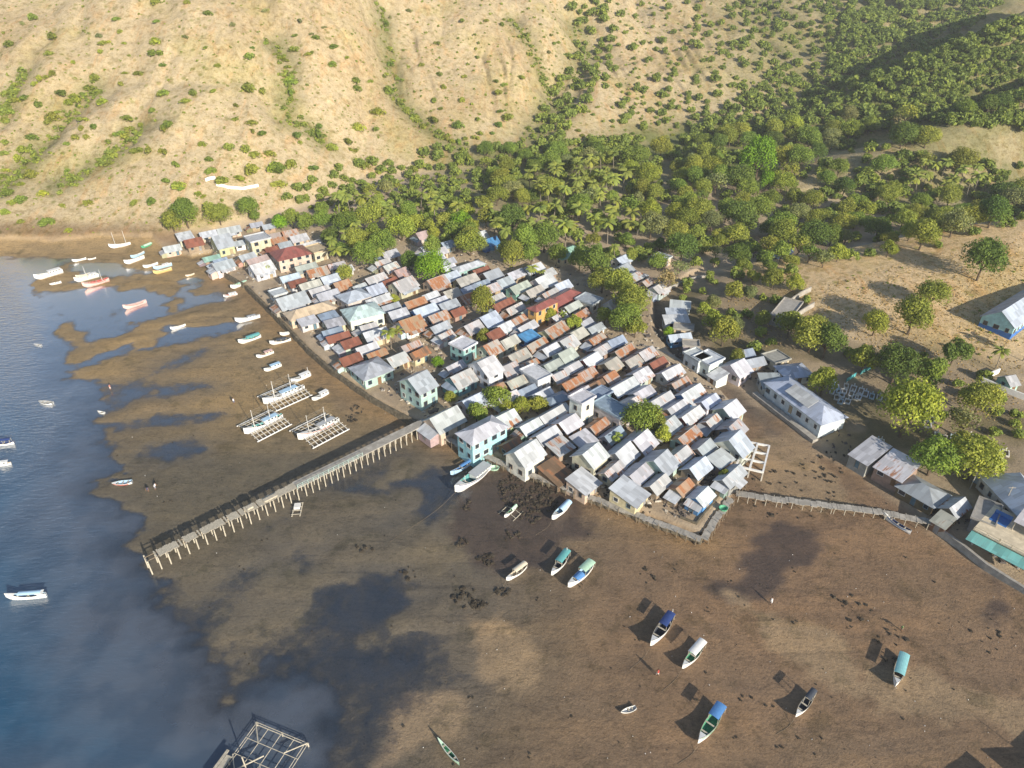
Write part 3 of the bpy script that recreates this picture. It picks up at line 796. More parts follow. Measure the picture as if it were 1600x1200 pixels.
WW = {'pale': 'pale', 'tan': 'tan', 'bluewhite': 'pale blue', 'brown': 'brown'}

def roof_slope(mb, a, b, c, d, th=.09, m=0):
    """slab: a-b along the eave, d-c along the ridge; uv in metres"""
    a, b, c, d = map(Vector, (a, b, c, d)); n = (b - a).cross(d - a).normalized() * th
    L = (b - a).length; o = (d - a).dot((b - a).normalized()); s = ((d - a) - (b - a).normalized() * o).length; L2 = (c - d).length
    mb.face([a, b, c, d], m, [(0, s), (L, s), (o + L2, 0), (o, 0)])
    A, B, Cc, D = a - n, b - n, c - n, d - n
    mb.face([D, Cc, B, A], m)
    for p, q, r, t in ((a, A, B, b), (b, B, Cc, c), (c, Cc, D, d), (d, D, A, a)): mb.face([p, q, r, t], m)
def tri_slope(mb, a, b, c, m=0):
    a, b, c = map(Vector, (a, b, c)); L = (b - a).length; s = (c - (a + b) / 2).length
    mb.face([a, b, c], m, [(0, s), (L, s), (L / 2, 0)]); n = (b - a).cross(c - a).normalized() * .09
    mb.face([c - n, b - n, a - n], m)

def add_opening(root, wall, pos, w, h, sill, kind, rnd):
    """door or window on a wall plane: wall '-y','-x','+y','+x' with its coordinate"""
    ax, c = wall; mb = MB(); g = MB(); f = .09
    def bx(mbx, p0, p1, z0, z1, o0, o1):
        s = -1 if ax[0] == '-' else 1; lo, hi = sorted((c + s * o0, c + s * o1))
        if ax[1] == 'y': mbx.box(p0, p1, lo, hi, z0, z1)
        else: mbx.box(lo, hi, p0, p1, z0, z1)
    z0, z1 = sill, sill + h
    bx(mb, pos - w / 2 - f, pos - w / 2, z0 - f, z1 + f, .003, .06); bx(mb, pos + w / 2, pos + w / 2 + f, z0 - f, z1 + f, .003, .06)
    bx(mb, pos - w / 2, pos + w / 2, z1, z1 + f, .003, .055)
    if kind == 'window': bx(mb, pos - w / 2, pos + w / 2, z0 - f, z0, .003, .10)
    bx(g, pos - w / 2, pos + w / 2, z0, z1, .002, .03)
    if kind == 'window':
        o = mb.build('window', M['wall'], root, color=rnd.choice([(.75,.73,.68), (.25,.2,.15), (.2,.3,.35)])); g.build('pane', M['glass'], o)
    else:
        o = g.build('door', M['wall'], root, color=rnd.choice([(.22,.13,.07), (.12,.2,.25), (.3,.3,.3), (.45,.36,.22)])); mb.build('frame', M['wood'], o)

def openings(root, L, W, z0, he, rnd, sides=('-y', '-x'), door=True):
    h = min(1.1, he - 1.3)
    for sd in sides:
        span, c = (L, -W / 2) if sd[1] == 'y' else (W, -L / 2)
        n = max(1, int(span / 2.4)); 
        for k in range(n):
            p = -span / 2 + span * (k + .5) / n
            if door and sd == sides[0] and k == n // 2 and he > 1.9: add_opening(root, (sd, c), p, .9, min(2.0, he - .4), z0, 'door', rnd); continue
            if h > .4: add_opening(root, (sd, c), p, rnd.choice((.8, 1.0, 1.3)), h, z0 + .95, 'window', rnd)

def build_house(name, base, rz, L, W, he, form, roof, wall, rnd, label=None, group=None, porch=None, annex=None, two=False, cat='house', stilts=False):
    root = thing(name, label, cat, base, rz, group)
    col, rust, band, _ = RC[roof]; j = rnd.uniform(.88, 1.08); col = tuple(min(.82, .86 * c * j * rnd.uniform(.97, 1.03)) for c in col)
    wc = tuple(min(.82, c * rnd.uniform(.85, 1.05)) for c in WC[wall])
    rise = {'g': W * .5 * rnd.uniform(.60, .76), 'h': W * .5 * .45, 's': W * .22, 'f': .0}[form]
    x, y = L / 2, W / 2; wb = MB(); f0 = -1.2; oh = .5; oy = .45
    if stilts: f0 = .35
    if form == 'g':
        lo = [(-x,-y,f0),(x,-y,f0),(x,y,f0),(-x,y,f0)]; hi = [(-x,-y,he),(x,-y,he),(x,y,he),(-x,y,he)]
        wb.hexa(lo, hi)
        for s in (-1, 1):
            P = [(s * x, -y, he), (s * x, y, he), (s * x, 0, he + rise)]; wb.face(P if s > 0 else P[::-1])
    elif form == 's':
        wb.hexa([(-x,-y,f0),(x,-y,f0),(x,y,f0),(-x,y,f0)], [(-x,-y,he),(x,-y,he),(x,y,he+rise),(-x,y,he+rise)])
    else: wb.box(-x, x, -y, y, f0, he)
    wb.build('wall', M['wall'], root, color=wc)
    rb = MB(); q = rise / (W / 2) if W else 0
    if form == 'g':
        ez = he - oy * q + .06; yy = y + oy; rz_ = he + rise + .06
        roof_slope(rb, (-x - oh, -yy, ez), (x + oh, -yy, ez), (x + oh, 0, rz_), (-x - oh, 0, rz_))
        roof_slope(rb, (x + oh, yy, ez), (-x - oh, yy, ez), (-x - oh, 0, rz_ - .004), (x + oh, 0, rz_ - .004))
    elif form == 'h':
        ez = he - oy * q + .06; yy = y + oy; xx = x + oy; rx = max(.05, xx - yy); rz_ = ez + q * yy
        roof_slope(rb, (-xx, -yy, ez), (xx, -yy, ez), (rx, 0, rz_), (-rx, 0, rz_)); roof_slope(rb, (xx, yy, ez), (-xx, yy, ez), (-rx, 0, rz_), (rx, 0, rz_))
        tri_slope(rb, (xx, -yy, ez), (xx, yy, ez), (rx, 0, rz_)); tri_slope(rb, (-xx, yy, ez), (-xx, -yy, ez), (-rx, 0, rz_))
    elif form == 's':
        q = rise / W; roof_slope(rb, (-x - .3, -y - .5, he - .5 * q + .06), (x + .3, -y - .5, he - .5 * q + .06), (x + .3, y + .3, he + rise + .3 * q + .06), (-x - .3, y + .3, he + rise + .3 * q + .06))
    else:
        rb.box(-x - .35, x + .35, -y - .35, y + .35, he + .004, he + .2)
        rb.box(-x - .35, x + .35, -y - .35, -y - .15, he + .2, he + .55); rb.box(-x - .35, x + .35, y + .15, y + .35, he + .2, he + .55)
        rb.box(-x - .35, -x - .15, -y - .15, y + .15, he + .2, he + .55); rb.box(x + .15, x + .35, -y - .15, y + .15, he + .2, he + .55)
    if form == 'f': r = rb.build('roof', M['wall'], root, color=col)
    else: r = rb.build('roof', M['roof'], root, color=col, rust=float(np.clip(rust + rnd.uniform(-.12, .10), 0, 1)), band=float(band))
    if form in 'g' and L > 6:
        rc = MB(); rc.tube([(-x - oh, 0, he + rise + .10), (x + oh, 0, he + rise + .10)], [.09, .09], 6); rc.build('ridge_cap', M['wall'], r, color=tuple(c * .9 for c in col))
    zb = f0 if stilts else 0.12
    if he > 4.3:
        openings(root, L, W, zb + .05, 2.5, rnd); openings(root, L, W, he / 2 + .1, he / 2, rnd, door=False)
    else: openings(root, L, W, zb, he - .1, rnd)
    if stilts:
        for px in np.linspace(-x + .25, x - .25, max(2, int(L / 2.5))):
            for py in (-y + .25, y - .25):
                s = MB(); s.beam((px, py, -1.6), (px, py, f0), .09, 5); s.build('stilt', M['wood'], root)
    if porch:
        pb = MB(); pw, pl = porch; z1 = he * .93; z2 = z1 - .55; px0 = -x + (L - pl) * .5
        roof_slope(pb, (px0, -y - pw, z2), (px0 + pl, -y - pw, z2), (px0 + pl, -y - .02, z1), (px0, -y - .02, z1), .06)
        pc = rnd.choice(('pale', 'palerust', 'grey', 'rust', roof)); pb.build('porch_roof', M['roof'], root, color=RC[pc][0], rust=RC[pc][1], band=0.0)
        for px in np.linspace(px0 + .15, px0 + pl - .15, 3):
            s = MB(); s.beam((px, -y - pw + .15, -.6), (px, -y - pw + .15, z2 - .05), .06, 5); s.build('porch_post', M['wood'], root)
    if annex:
        al, aw, ay = annex; h1 = he * .86; h2 = h1 - al * .28; ab = MB(); y0, y1 = ay - aw / 2, ay + aw / 2
        ab.hexa([(-x - al, y0, -1.0), (-x - .01, y0, -1.0), (-x - .01, y1, -1.0), (-x - al, y1, -1.0)], [(-x - al, y0, h2), (-x - .01, y0, h1), (-x - .01, y1, h1), (-x - al, y1, h2)])
        an = ab.build('annex', M['wall'], root, color=tuple(c * rnd.uniform(.6, 1.0) for c in wc)); ar = MB()
        roof_slope(ar, (-x - al - .35, y1 + .3, h2 - .04), (-x - al - .35, y0 - .3, h2 - .04), (-x - .02, y0 - .3, h1 + .09), (-x - .02, y1 + .3, h1 + .09), .06)
        pc = rnd.choice(('pale', 'palerust', 'grey', 'rust', 'bluegrey')); ar.build('annex_roof', M['roof'], an, color=RC[pc][0], rust=RC[pc][1], band=0.0)
        add_opening(root, ('-x', -x - al), ay, .8, min(1.7, h2 - .3), .1, 'door', rnd)
    return root

recs = []
for ln in HOUSES.strip().splitlines():
    t = ln.split(); ox, oy_, sc = SHEET[t[0]]; x1, y1, x2, y2, W, he = map(float, t[1:7]); form, roof, wall = t[7:10]
    if form == 'g': W *= .80; he = he * .88 if he < 3.3 else he
    rise = {'g': W * .34, 'h': W * .225, 's': W * .22, 'f': 0}[form]
    p1 = (ox + x1 / sc, oy_ + y1 / sc); p2 = (ox + x2 / sc, oy_ + y2 / sc); g = 1.6
    for _ in range(3):
        a = at(*p1, g + he + rise); b = at(*p2, g + he + rise); m = (a + b) / 2; g = ground(m.x, m.y)
    d = b - a; L = d.length; ang = math.atan2(d.y, d.x)
    if form == 'f' or form == 's':                     # the traced line is the roof's upper / middle edge
        m = m + (Vector((d.y, -d.x, 0)).normalized() * (W / 2 if form == 's' else 0))
    if form == 'h': L += W * .85
    recs.append(dict(x=m.x, y=m.y, g=g, a=ang, L=L - (.8 if form == 'g' else .3), W=W, he=he, form=form, roof=roof, wall=wall, px=((p1[0] + p2[0]) / 2, (p1[1] + p2[1]) / 2), sh=t[0]))
# neighbours of one lane share a direction: a little of each house's own reading, most of its neighbours'
def axis_mean(rs, ws): 
    s = sum(w * math.sin(2 * r['a0']) for r, w in zip(rs, ws)); c = sum(w * math.cos(2 * r['a0']) for r, w in zip(rs, ws)); return math.atan2(s, c) / 2
for r in recs: r['a0'] = r['a']
for r in recs:
    if r['form'] in 'f' and r['sh'] in 'FGHV': near = [q for q in recs if q is not r and q['form'] == 'g']
    elif r['sh'] in 'JLP': continue
    else: near = [q for q in recs if q is not r and q['form'] == 'g' and q['sh'] not in 'JLP']
    near.sort(key=lambda q: (q['x'] - r['x']) ** 2 + (q['y'] - r['y']) ** 2); near = near[:9]
    mean = axis_mean(near, [q['L'] for q in near]); df = (r['a0'] - mean + math.pi / 2) % math.pi - math.pi / 2
    k = .25 if abs(df) < R(32) and r['form'] != 'f' else (.0 if r['form'] in 'fs' or abs(df) < R(60) else .0)
    r['a'] = mean + df * k
    if math.cos(r['a']) < 0: r['a'] += math.pi
    r['L'] = min(max(r['L'] * (1 if abs(df) < R(50) else .9), 4.0), 19)
    if abs(df) > R(55) and r['form'] in 'g': r['L'] = max(r['L'], r['W'] * 1.05)
# pull overlapping footprints apart: narrower, shorter, and a nudge
def corners(r, e=.5):
    c, s = math.cos(r['a']), math.sin(r['a']); x, y = r['L'] / 2 + e, r['W'] / 2 + e
    return [(r['x'] + c * i * x - s * j * y, r['y'] + s * i * x + c * j * y) for i, j in ((-1,-1),(1,-1),(1,1),(-1,1))]
def overlap(p, q):
    best = 1e9; bax = None
    for r in (p, q):
        for t in (r['a'], r['a'] + math.pi / 2):
            ux, uy = math.cos(t), math.sin(t)
            P = [x * ux + y * uy for x, y in corners(p)]; Q = [x * ux + y * uy for x, y in corners(q)]
            o = min(max(P), max(Q)) - max(min(P), min(Q))
            if o <= 0: return 0, None
            if o < best: best = o; s = 1 if sum(P) > sum(Q) else -1; bax = (ux * s, uy * s)
    return best, bax
for it in range(40):
    any_ = False
    for i, p in enumerate(recs):
        for q in recs[i + 1:]:
            if abs(p['x'] - q['x']) + abs(p['y'] - q['y']) > 26: continue
            o, ax = overlap(p, q)
            if o > .05:
                any_ = True
                for r, s in ((p, 1), (q, -1)):
                    big_ = (r['form'] == 'h' or r['he'] > 3.6); f = .10 if big_ else .25
                    r['x'] += ax[0] * s * min(o, .8) * f * .5; r['y'] += ax[1] * s * min(o, .8) * f * .5
                    if it > 2:
                        al = abs(ax[0] * math.cos(r['a']) + ax[1] * math.sin(r['a']))
                        if al > .7: r['L'] = max(5.0 if it < 25 else 3.6, r['L'] - o * f)
                        else: r['W'] = max(3.2, r['W'] - o * f * 1.3)
    if not any_: break
LANDMARKS = []      # (phrase, x, y)
HPX = {(756,660): ('white_house', 'white two-storey house with turquoise walls beside the seawall walk'), (908,617): ('tower_house', 'white flat-topped concrete tower rising above the tin roofs'),
       (853,469): ('house', 'two-storey house with plain red roof and orange yellow walls'), (652,583): ('house', 'two-storey mint green house with grey roof facing the bay'),
       (560,476): ('house', 'large white house under pale teal hipped roof near the shore'), (453,386): ('house', 'cream two-storey house under red hipped roof at the far end'),
       (342,367): ('hall', 'largest grey-roofed hall at the far left end of the village'), (646,531): ('hall', 'wide dark brown-roofed hall behind the mint green house'),
       (763,558): ('house', 'tall white gabled house standing above its rusty neighbours'), (817,688): ('house', 'pale roofed house with white balcony walls on the seawall walk'),
       (1589,754): ('house', 'large pale grey hipped house at the right edge of the picture'), (1579,586): ('house', 'small mint house inside the white walled yard'),
       (1225,388): ('house', 'bluish white roof deep in the wood on the right'), (902,387): ('house', 'mint green hipped roof under the palms behind the village')}
LMNAME = {(756,660): 'the white and turquoise house', (908,617): 'the white concrete tower', (853,469): 'the red-roofed orange house', (652,583): 'the two-storey mint green house', (560,476): 'the pale teal hipped house',
          (453,386): 'the red hipped house', (342,367): 'the largest grey hall', (646,531): 'the brown-roofed hall', (763,558): 'the tall white gabled house', (817,688): 'the white balcony house'}
house_objs = []
hr = random.Random(5)
for r in recs:
    key = min(HPX, key=lambda k: (k[0] - r['px'][0]) ** 2 + (k[1] - r['px'][1]) ** 2); own = (key[0] - r['px'][0]) ** 2 + (key[1] - r['px'][1]) ** 2 < 30
    r['key'] = key if own else None
    g = min(ground(x, y) for x, y in corners(r)); gm = ground(r['x'], r['y'])
    porch = None
    if r['form'] == 'g' and r['he'] < 3.3 and hr.random() < .5 and r['L'] > 6: porch = (hr.uniform(1.2, 1.7), r['L'] * hr.uniform(.45, .95))
    annex = None
    if r['form'] == 'g' and r['he'] < 3.3 and hr.random() < .6:
        al = hr.uniform(1.4, 2.4); ca, sa = math.cos(r['a']), math.sin(r['a']); dd = r['L'] / 2 + al / 2 + .2
        t_ = dict(x=r['x'] - ca * dd, y=r['y'] - sa * dd, a=r['a'], L=al, W=r['W'])
        if not any(q is not r and abs(q['x'] - r['x']) + abs(q['y'] - r['y']) < 26 and overlap(t_, q)[0] > .7 for q in recs): annex = (al, r['W'] * hr.uniform(.55, .98), 0)
    o = build_house('hall' if own and 'hall' in HPX[key][0] else 'house', (r['x'], r['y'], max(gm - .15, g)), r['a'], r['L'], r['W'], r['he'], r['form'], r['roof'], r['wall'], hr, porch=porch, annex=annex,
                    group='tin-roofed houses of the shore village', cat='hall' if own and 'hall' in HPX[key][0] else 'house', stilts=False)
    r['obj'] = o; house_objs.append(r)
    if own:
        o['label'] = HPX[key][1]; HPX.pop(key)
        if key in LMNAME: LANDMARKS.append((LMNAME[key], r['x'], r['y']))
for k in HPX: print('landmark house not met', k)
for nm, u, v in (('the long pier head', 668, 660), ('the bare concrete frame', 1180, 712), ('the seawall corner pen', 1115, 800), ('the long white hall', 1255, 628), ('the teal awning house', 1560, 850), ('the white creek house', 1150, 565)):
    p = at(u, v, 1.5); LANDMARKS.append((nm, p.x, p.y))
ORD = ['nearest', 'second nearest', 'third nearest', 'fourth nearest', 'fifth nearest', 'sixth nearest', 'seventh nearest', 'eighth nearest', 'ninth nearest', 'tenth nearest', 'eleventh nearest', 'twelfth nearest']
def side(dx, dy):
    return ('right of' if dx > 0 else 'left of') if abs(dx) > abs(dy) else ('behind' if dy > 0 else 'in front of')
def single_out(items, marks):
    """items: (obj, look, x, y). Each gets: look, then its rank on one side of the mark that gives the lowest rank"""
    by = {}
    for it in items: by.setdefault(it[1], []).append(it)
    for look, its in by.items():
        ranks = {}
        for mi, (nm, mx, my) in enumerate(marks):
            sd = {}
            for it in its: sd.setdefault(side(it[2] - mx, it[3] - my), []).append(it)
            for s, l in sd.items():
                l.sort(key=lambda q: (q[2] - mx) ** 2 + (q[3] - my) ** 2)
                for k, it in enumerate(l): ranks.setdefault(it[0].name, []).append((k, (it[2] - mx) ** 2 + (it[3] - my) ** 2, s, nm))
        for it in its:
            if len(its) == 1: continue_one = True
            k, d, s, nm = min(ranks[it[0].name], key=lambda q: (q[0] * 14 + math.sqrt(q[1]) * .35))
            it[0]['label'] = f"{look}, {ORD[min(k, 11)]} {s} {nm}"; assert len(it[0]['label'].split()) < 17, it[0]['label']
items = []
for r in house_objs:
    if r['obj'].get('label'): continue
    rw = RC[r['roof']][3]; ww = WW.get(r['wall'], r['wall'])
    form = {'g': 'house', 'h': 'hipped house', 's': 'shed', 'f': 'flat house'}[r['form']]
    look = f"{ww} {form}, {rw} {'top' if r['form'] == 'f' else 'roof'}"
    items.append((r['obj'], look, r['x'], r['y']))
single_out(items, LANDMARKS)
# ------------------------------------------------------------------ larger built things
def frame2(u1, v1, u2, v2, z):
    a = at(u1, v1, z); b = at(u2, v2, z); d = (b - a); L = d.length; d.normalize(); return a, b, d, Vector((-d.y, d.x, 0)), L
# the long pier: pale slab half, plank half, paired posts, rail
A_, B_, D_, N_, L_ = frame2(238, 868, 666, 657, 3.2)
pier = thing('pier', 'long pier on pale posts running from the seawall out to the sea', 'pier', (A_.x, A_.y, 0), math.atan2(D_.y, D_.x), None)
s = .46 * L_
mb = MB(); rr = random.Random(3)
x = .4
while x < s:                                             # uneven planks with gaps
    w_ = rr.uniform(.22, .30)
    if rr.random() > .10: mb.box(x, x + w_, -1.0 + rr.uniform(-.15, .15), 1.0 + rr.uniform(-.15, .15), 3.1, 3.16 + rr.uniform(0, .03))
    x += w_ + .03
mb.build('plank_deck', M['palewood'], pier)
mb = MB(); x = s
while x < L_:
    x2 = min(x + 2.4, L_); mb.box(x, x2 - .03, -1.2, 1.2, 3.02, 3.24 + rr.uniform(-.02, .02)); x = x2
mb.build('slab_deck', M['concrete'], pier)
x = -1.2; k = 0
while x < L_ - 1:
    ww = 1.0
    for sd in (-ww, ww):
        p = MB(); lean = rr.uniform(-.06, .06); p.beam((x + lean, sd * 1.12, -1.0), (x, sd, 3.0 if x > 0 else 3.3), .13 if x < s else .12, 6); p.build('post', M['palewood'], pier)
    p = MB(); p.box(x - .09, x + .09, -ww - .25, ww + .25, 2.82 + (.0 if x > 0 else .0), 3.0); p.build('crossbeam', M['palewood'], pier)
    x += 1.75 if x < s else 1.5; k += 1
mb = MB()
for sd in (-.6, .6): mb.box(.2, L_, sd - .07, sd + .07, 3.003, 3.018) if False else mb.box(-1.3, s - .05, sd - .07, sd + .07, 3.003, 3.095)
mb.build('bearer', M['wood'], pier)
mb = MB(); x = s
while x < s + 16:
    mb.beam((x, -1.25, 2.9), (x, -1.25, 4.1), .05, 5); x += 1.2
mb.beam((s, -1.25, 4.05), (s + 15.6, -1.25, 4.05), .045, 5); mb.beam((s, -1.25, 3.6), (s + 15.6, -1.25, 3.6), .035, 5); mb.build('rail', M['wall'], pier, color=(.50, .66, .60))
for bx in ((s - 7, s - 4.2, -.7, .2, 3.21, 3.5), (s - 10.5, s - 9.3, -.6, .4, 3.21, 3.6)):
    mb = MB(); mb.box(*bx); mb.build('stacked_boards', M['palewood'], pier)

# walkway on top of the sea wall, posts on the sea side
def walkway(name, label, cat, pxs, z, width, post_step, wood, under=-1.0, up=0.0, both=True):
    P = [at(u, v, z) for u, v in pxs]; root = thing(name, label, cat, (P[0].x, P[0].y, 0)); o = Vector((P[0].x, P[0].y, 0)); rr = random.Random(len(pxs))
    deck = MB(); nn = 0
    for a, b in zip(P, P[1:]):
        d = (b - a); L = d.length; d.normalize(); n = Vector((-d.y, d.x, 0)); x = 0
        while x < L:
            w_ = min(rr.uniform(.5, 1.3), L - x); j = rr.uniform(-.18, .18); p0 = a - o + d * (x + .02); p1 = a - o + d * (x + w_ - .02); t = z + rr.uniform(-.05, .03)
            if True:
                q = [p0 - n * (width / 2 - j), p1 - n * (width / 2 - j), p1 + n * (width / 2 + j), p0 + n * (width / 2 + j)]
                deck.hexa([(c.x, c.y, t - .12) for c in q], [(c.x, c.y, t) for c in q])
            x += w_
        x = .3
        while x < L:
            for sd in ((-1, 1) if both else (-1,)):
                p = a - o + d * (x + rr.uniform(-.2, .2)) + n * sd * (width / 2 + .12); tp = z + (rr.uniform(.2, 1.0) * up if sd < 0 else 0)
                m = MB(); m.beam((p.x + rr.uniform(-.1, .1), p.y + rr.uniform(-.1, .1), under), (p.x, p.y, tp), .075, 5); m.build('post', wood, root); nn += 1
            x += post_step
    deck.build('deck', M['concrete'], root); return root
walkway('seawall_walk', 'worn concrete walkway along the top of the village seawall with a row of posts', 'walkway', [(672,670),(722,697),(800,729),(900,768),(1000,806),(1096,842)], 1.75, 1.5, 1.9, M['wood'], up=.7, both=False)
walkway('seawall_walk', 'short seawall walkway climbing right from the corner of the pen', 'walkway', [(1100,842),(1118,812),(1142,778)], 1.75, 1.4, 1.8, M['wood'], up=.5, both=True)
walkway('footbridge', 'long low pale footbridge crossing the bare mud to the right shore', 'footbridge', [(1150,771),(1220,780),(1300,790),(1380,800),(1458,816)], 1.7, 1.7, 1.9, M['palewood'], up=.25)

# stone sea wall: one wall per stretch of shore
def stone_wall(label, pxs, top, thick, name='seawall', mat='stone', cat='wall', base=-.6, rough=.25, z=1.0, color=None):
    P = [onground(u, v) if base is None else at(u, v, z) for u, v in pxs]; rr = random.Random(len(label)); mb = MB(); pts = []
    for a, b in zip(P, P[1:]):
        n = max(1, int((b - a).length / 1.1)); pts += [a + (b - a) * (i / n) for i in range(n)]
    pts.append(P[-1]); o = Vector((pts[0].x, pts[0].y, 0)); pr = []
    for i, p in enumerate(pts):
        q = pts[min(i + 1, len(pts) - 1)] - pts[max(i - 1, 0)]; n = Vector((-q.y, q.x, 0)).normalized(); j = rr.uniform(-rough, rough); t = top + rr.uniform(-rough, rough) * .5
        f = p - n * (thick * .5 + rr.uniform(0, rough) + rough); tp = p - n * thick * .3; bk = p + n * thick * .5
        g = ground(p.x, p.y) if base is None else base
        if base is None: t = g + top; g -= .5
        pr.append([(f.x - o.x, f.y - o.y, g), (tp.x - o.x + j * .3, tp.y - o.y, t), (bk.x - o.x, bk.y - o.y, t + .02), (bk.x - o.x, bk.y - o.y, g)])
    for a, b in zip(pr, pr[1:]):
        for i in range(4): k = (i + 1) % 4; mb.face([a[i], a[k], b[k], b[i]])
    mb.face(pr[0][::-1]); mb.face(pr[-1])
    r = mb.build(name, M[mat], None, color=color); r.location = (o.x, o.y, 0); tag(r, label, cat); return r
stone_wall('mossy dark stone seawall north of the long pier', [(385,449),(430,494),(480,546),(520,582),(580,624),(640,657),(664,667)], 1.65, .9)
stone_wall('short stone seawall under the houses at the far end', [(335,402),(352,430),(382,447)], 1.7, .8)
stone_wall('rough stone seawall below the walkway south of the pier', [(674,673),(722,700),(800,732),(900,771),(1000,809),(1097,845)], 1.55, .9)
stone_wall('low stone wall closing the inner side of the seawall pen', [(1062,812),(1088,822),(1122,778)], 1.85, .5, rough=.08)
stone_wall('pale concrete wall lining the village side of the creek', [(1000,543),(1040,556),(1078,578)], 2.1, .5, mat='concrete', rough=.08, base=-.3)
stone_wall('long curved concrete wall above the head of the creek', [(1022,468),(1048,455),(1080,442),(1112,436)], 2.9, .5, mat='concrete', rough=.06, base=0)
stone_wall('concrete retaining wall along the far bank of the creek', [(1078,572),(1094,578),(1120,592)], 2.0, .5, mat='concrete', rough=.08, base=-.3)
stone_wall('dark retaining wall along the right shore path', [(1462,826),(1500,852),(1540,884),(1600,922),(1680,975)], 1.6, .7, mat='concrete', rough=.06, base=-.3)
stone_wall('white yard wall running down beside the small mint house', [(1533,598),(1560,609),(1600,625),(1660,648)], 1.5, .35, 'yard_wall', 'white', base=None, rough=.02, z=4)
stone_wall('white yard wall climbing behind the small mint house', [(1533,596),(1548,588),(1560,583)], 1.4, .35, 'yard_wall', 'white', base=None, rough=.02, z=4)
stone_wall('ruined tan wall on the knoll, upper of the two', [(1234,474),(1250,463),(1266,455)], 1.5, .4, 'ruined_wall', 'concrete', base=None, rough=.08, z=4)
stone_wall('ruined tan wall on the knoll, lower of the two', [(1235,502),(1253,490),(1271,479)], 1.5, .4, 'ruined_wall', 'concrete', base=None, rough=.08, z=4)
stone_wall('pale blue roadside wall at the right edge beside the large hipped house', [(1520,752),(1550,770),(1600,796),(1650,822)], 1.3, .3, 'roadside_wall', 'wall', base=None, rough=.02, z=2, color=(.45,.55,.66))

# bare concrete frame beside the village
P = [at(*q, 2.6) for q in ((1166,690), (1202,697), (1192,738), (1150,728))]; c0 = sum(P, Vector()) / 4
root = thing('concrete_frame', 'bare concrete building frame of columns and beams at the village edge', 'building frame', (c0.x, c0.y, 0))
q = [p - Vector((c0.x, c0.y, 0)) for p in P]; g0 = ground(c0.x, c0.y)
lerp = lambda a, b, t: a + (b - a) * t
gridp = [[lerp(lerp(q[0], q[1], i / 2), lerp(q[3], q[2], i / 2), j / 3) for j in range(4)] for i in range(3)]
for i in range(3):
    for j in range(4):
        p = gridp[i][j]; m = MB(); m.box(p.x - .16, p.x + .16, p.y - .16, p.y + .16, -.6, 2.45); m.build('column', M['concrete'], root)
def bar(a, b, w, z0, z1):
    d = (b - a).normalized(); n = Vector((-d.y, d.x, 0)) * w; m = MB(); P4 = [a - n, b - n, b + n, a + n]; m.hexa([(p.x, p.y, z0) for p in P4], [(p.x, p.y, z1) for p in P4]); return m
for i in range(3): bar(gridp[i][0], gridp[i][3], .19, 2.453, 2.85).build('beam', M['white'], root)
for j in range(4): bar(gridp[0][j], gridp[2][j], .19, 2.40, 2.80).build('beam', M['white'], root)

# long white hall along the creek mouth, with a raised roof panel
def roofed(name, label, cat, pxs, z, he, roof, wall, hip, parts=None, rust=0.0):
    """pxs: the four roof corners (front left, front right, back right, back left) seen at eave level z"""
    P = [at(u, v, z) for u, v in pxs]
    d = ((P[1] - P[0]) + (P[2] - P[3])).normalized(); n = Vector((-d.y, d.x, 0)); c = sum(P, Vector()) / 4
    L = ((P[1] - P[0]).length + (P[2] - P[3]).length) / 2; W = ((P[3] - P[0]).length + (P[2] - P[1]).length) / 2
    return c, math.atan2(d.y, d.x), L, W
hr = random.Random(9)
c, a, L, W = roofed('hall', '', '', [(1194,604), (1283,672), (1321,656), (1230,592)], 3.6, 3.4, None, None, 1)
hall = build_house('hall', (c.x, c.y, 1.5), a, L - .5, W - .6, 3.3, 'h', 'bluewhite', 'white', hr, 'long white hall with bluish white hipped roof beside the creek mouth', None)
hall['category'] = 'hall'
m = MB(); roof_slope(m, (-L * .18, -W * .40, 4.3), (L * .22, -W * .40, 4.3), (L * .22, -.25, 5.55), (-L * .18, -.25, 5.55), .12); m.build('roof_panel', M['roof'], hall, color=(.62, .63, .62), rust=.05, band=0.0)
m = MB(); m.box(-L / 2 - 1.2, L / 2 + .6, -W / 2 - 1.9, -W / 2 - .3, -1.4, -.15); m.build('plinth', M['concrete'], hall)
# low patched sheds further along the shore
c, a, L, W = roofed('', '', '', [(1323,713), (1352,729), (1388,714), (1362,698)], 2.9, 0, 0, 0, 0)
build_house('shed', (c.x, c.y, 1.4), a, L, W, 2.4, 's', 'pale', 'grey', hr, 'low shed with smooth pale roof on the shore path before the cemetery trees', None, cat='shed')
c, a, L, W = roofed('', '', '', [(1362,732), (1404,755), (1439,741), (1392,716)], 2.9, 0, 0, 0, 0)
build_house('shed', (c.x, c.y, 1.4), a, L - .4, W, 2.4, 's', 'whiterust', 'tan', hr, 'long low shed with patched white and rusty roof on the shore path', None, cat='shed')
# white house pair on stilts over the creek
for (u1, v1, u2, v2, lab) in ((1080, 560, 1098, 553, 'white stilt house with box front over the creek, left of two'), (1096, 566, 1118, 556, 'white stilt house with box front over the creek, right of two')):
    a, b, d, n, L = frame2(u1, v1, u2, v2, 5.0); m = (a + b) / 2
    build_house('stilt_house', (m.x, m.y, 1.0), math.atan2(d.y, d.x), L, 5.2, 4.2, 'f', 'white', 'white', hr, lab, 'white stilt houses over the creek', cat='house', stilts=True)
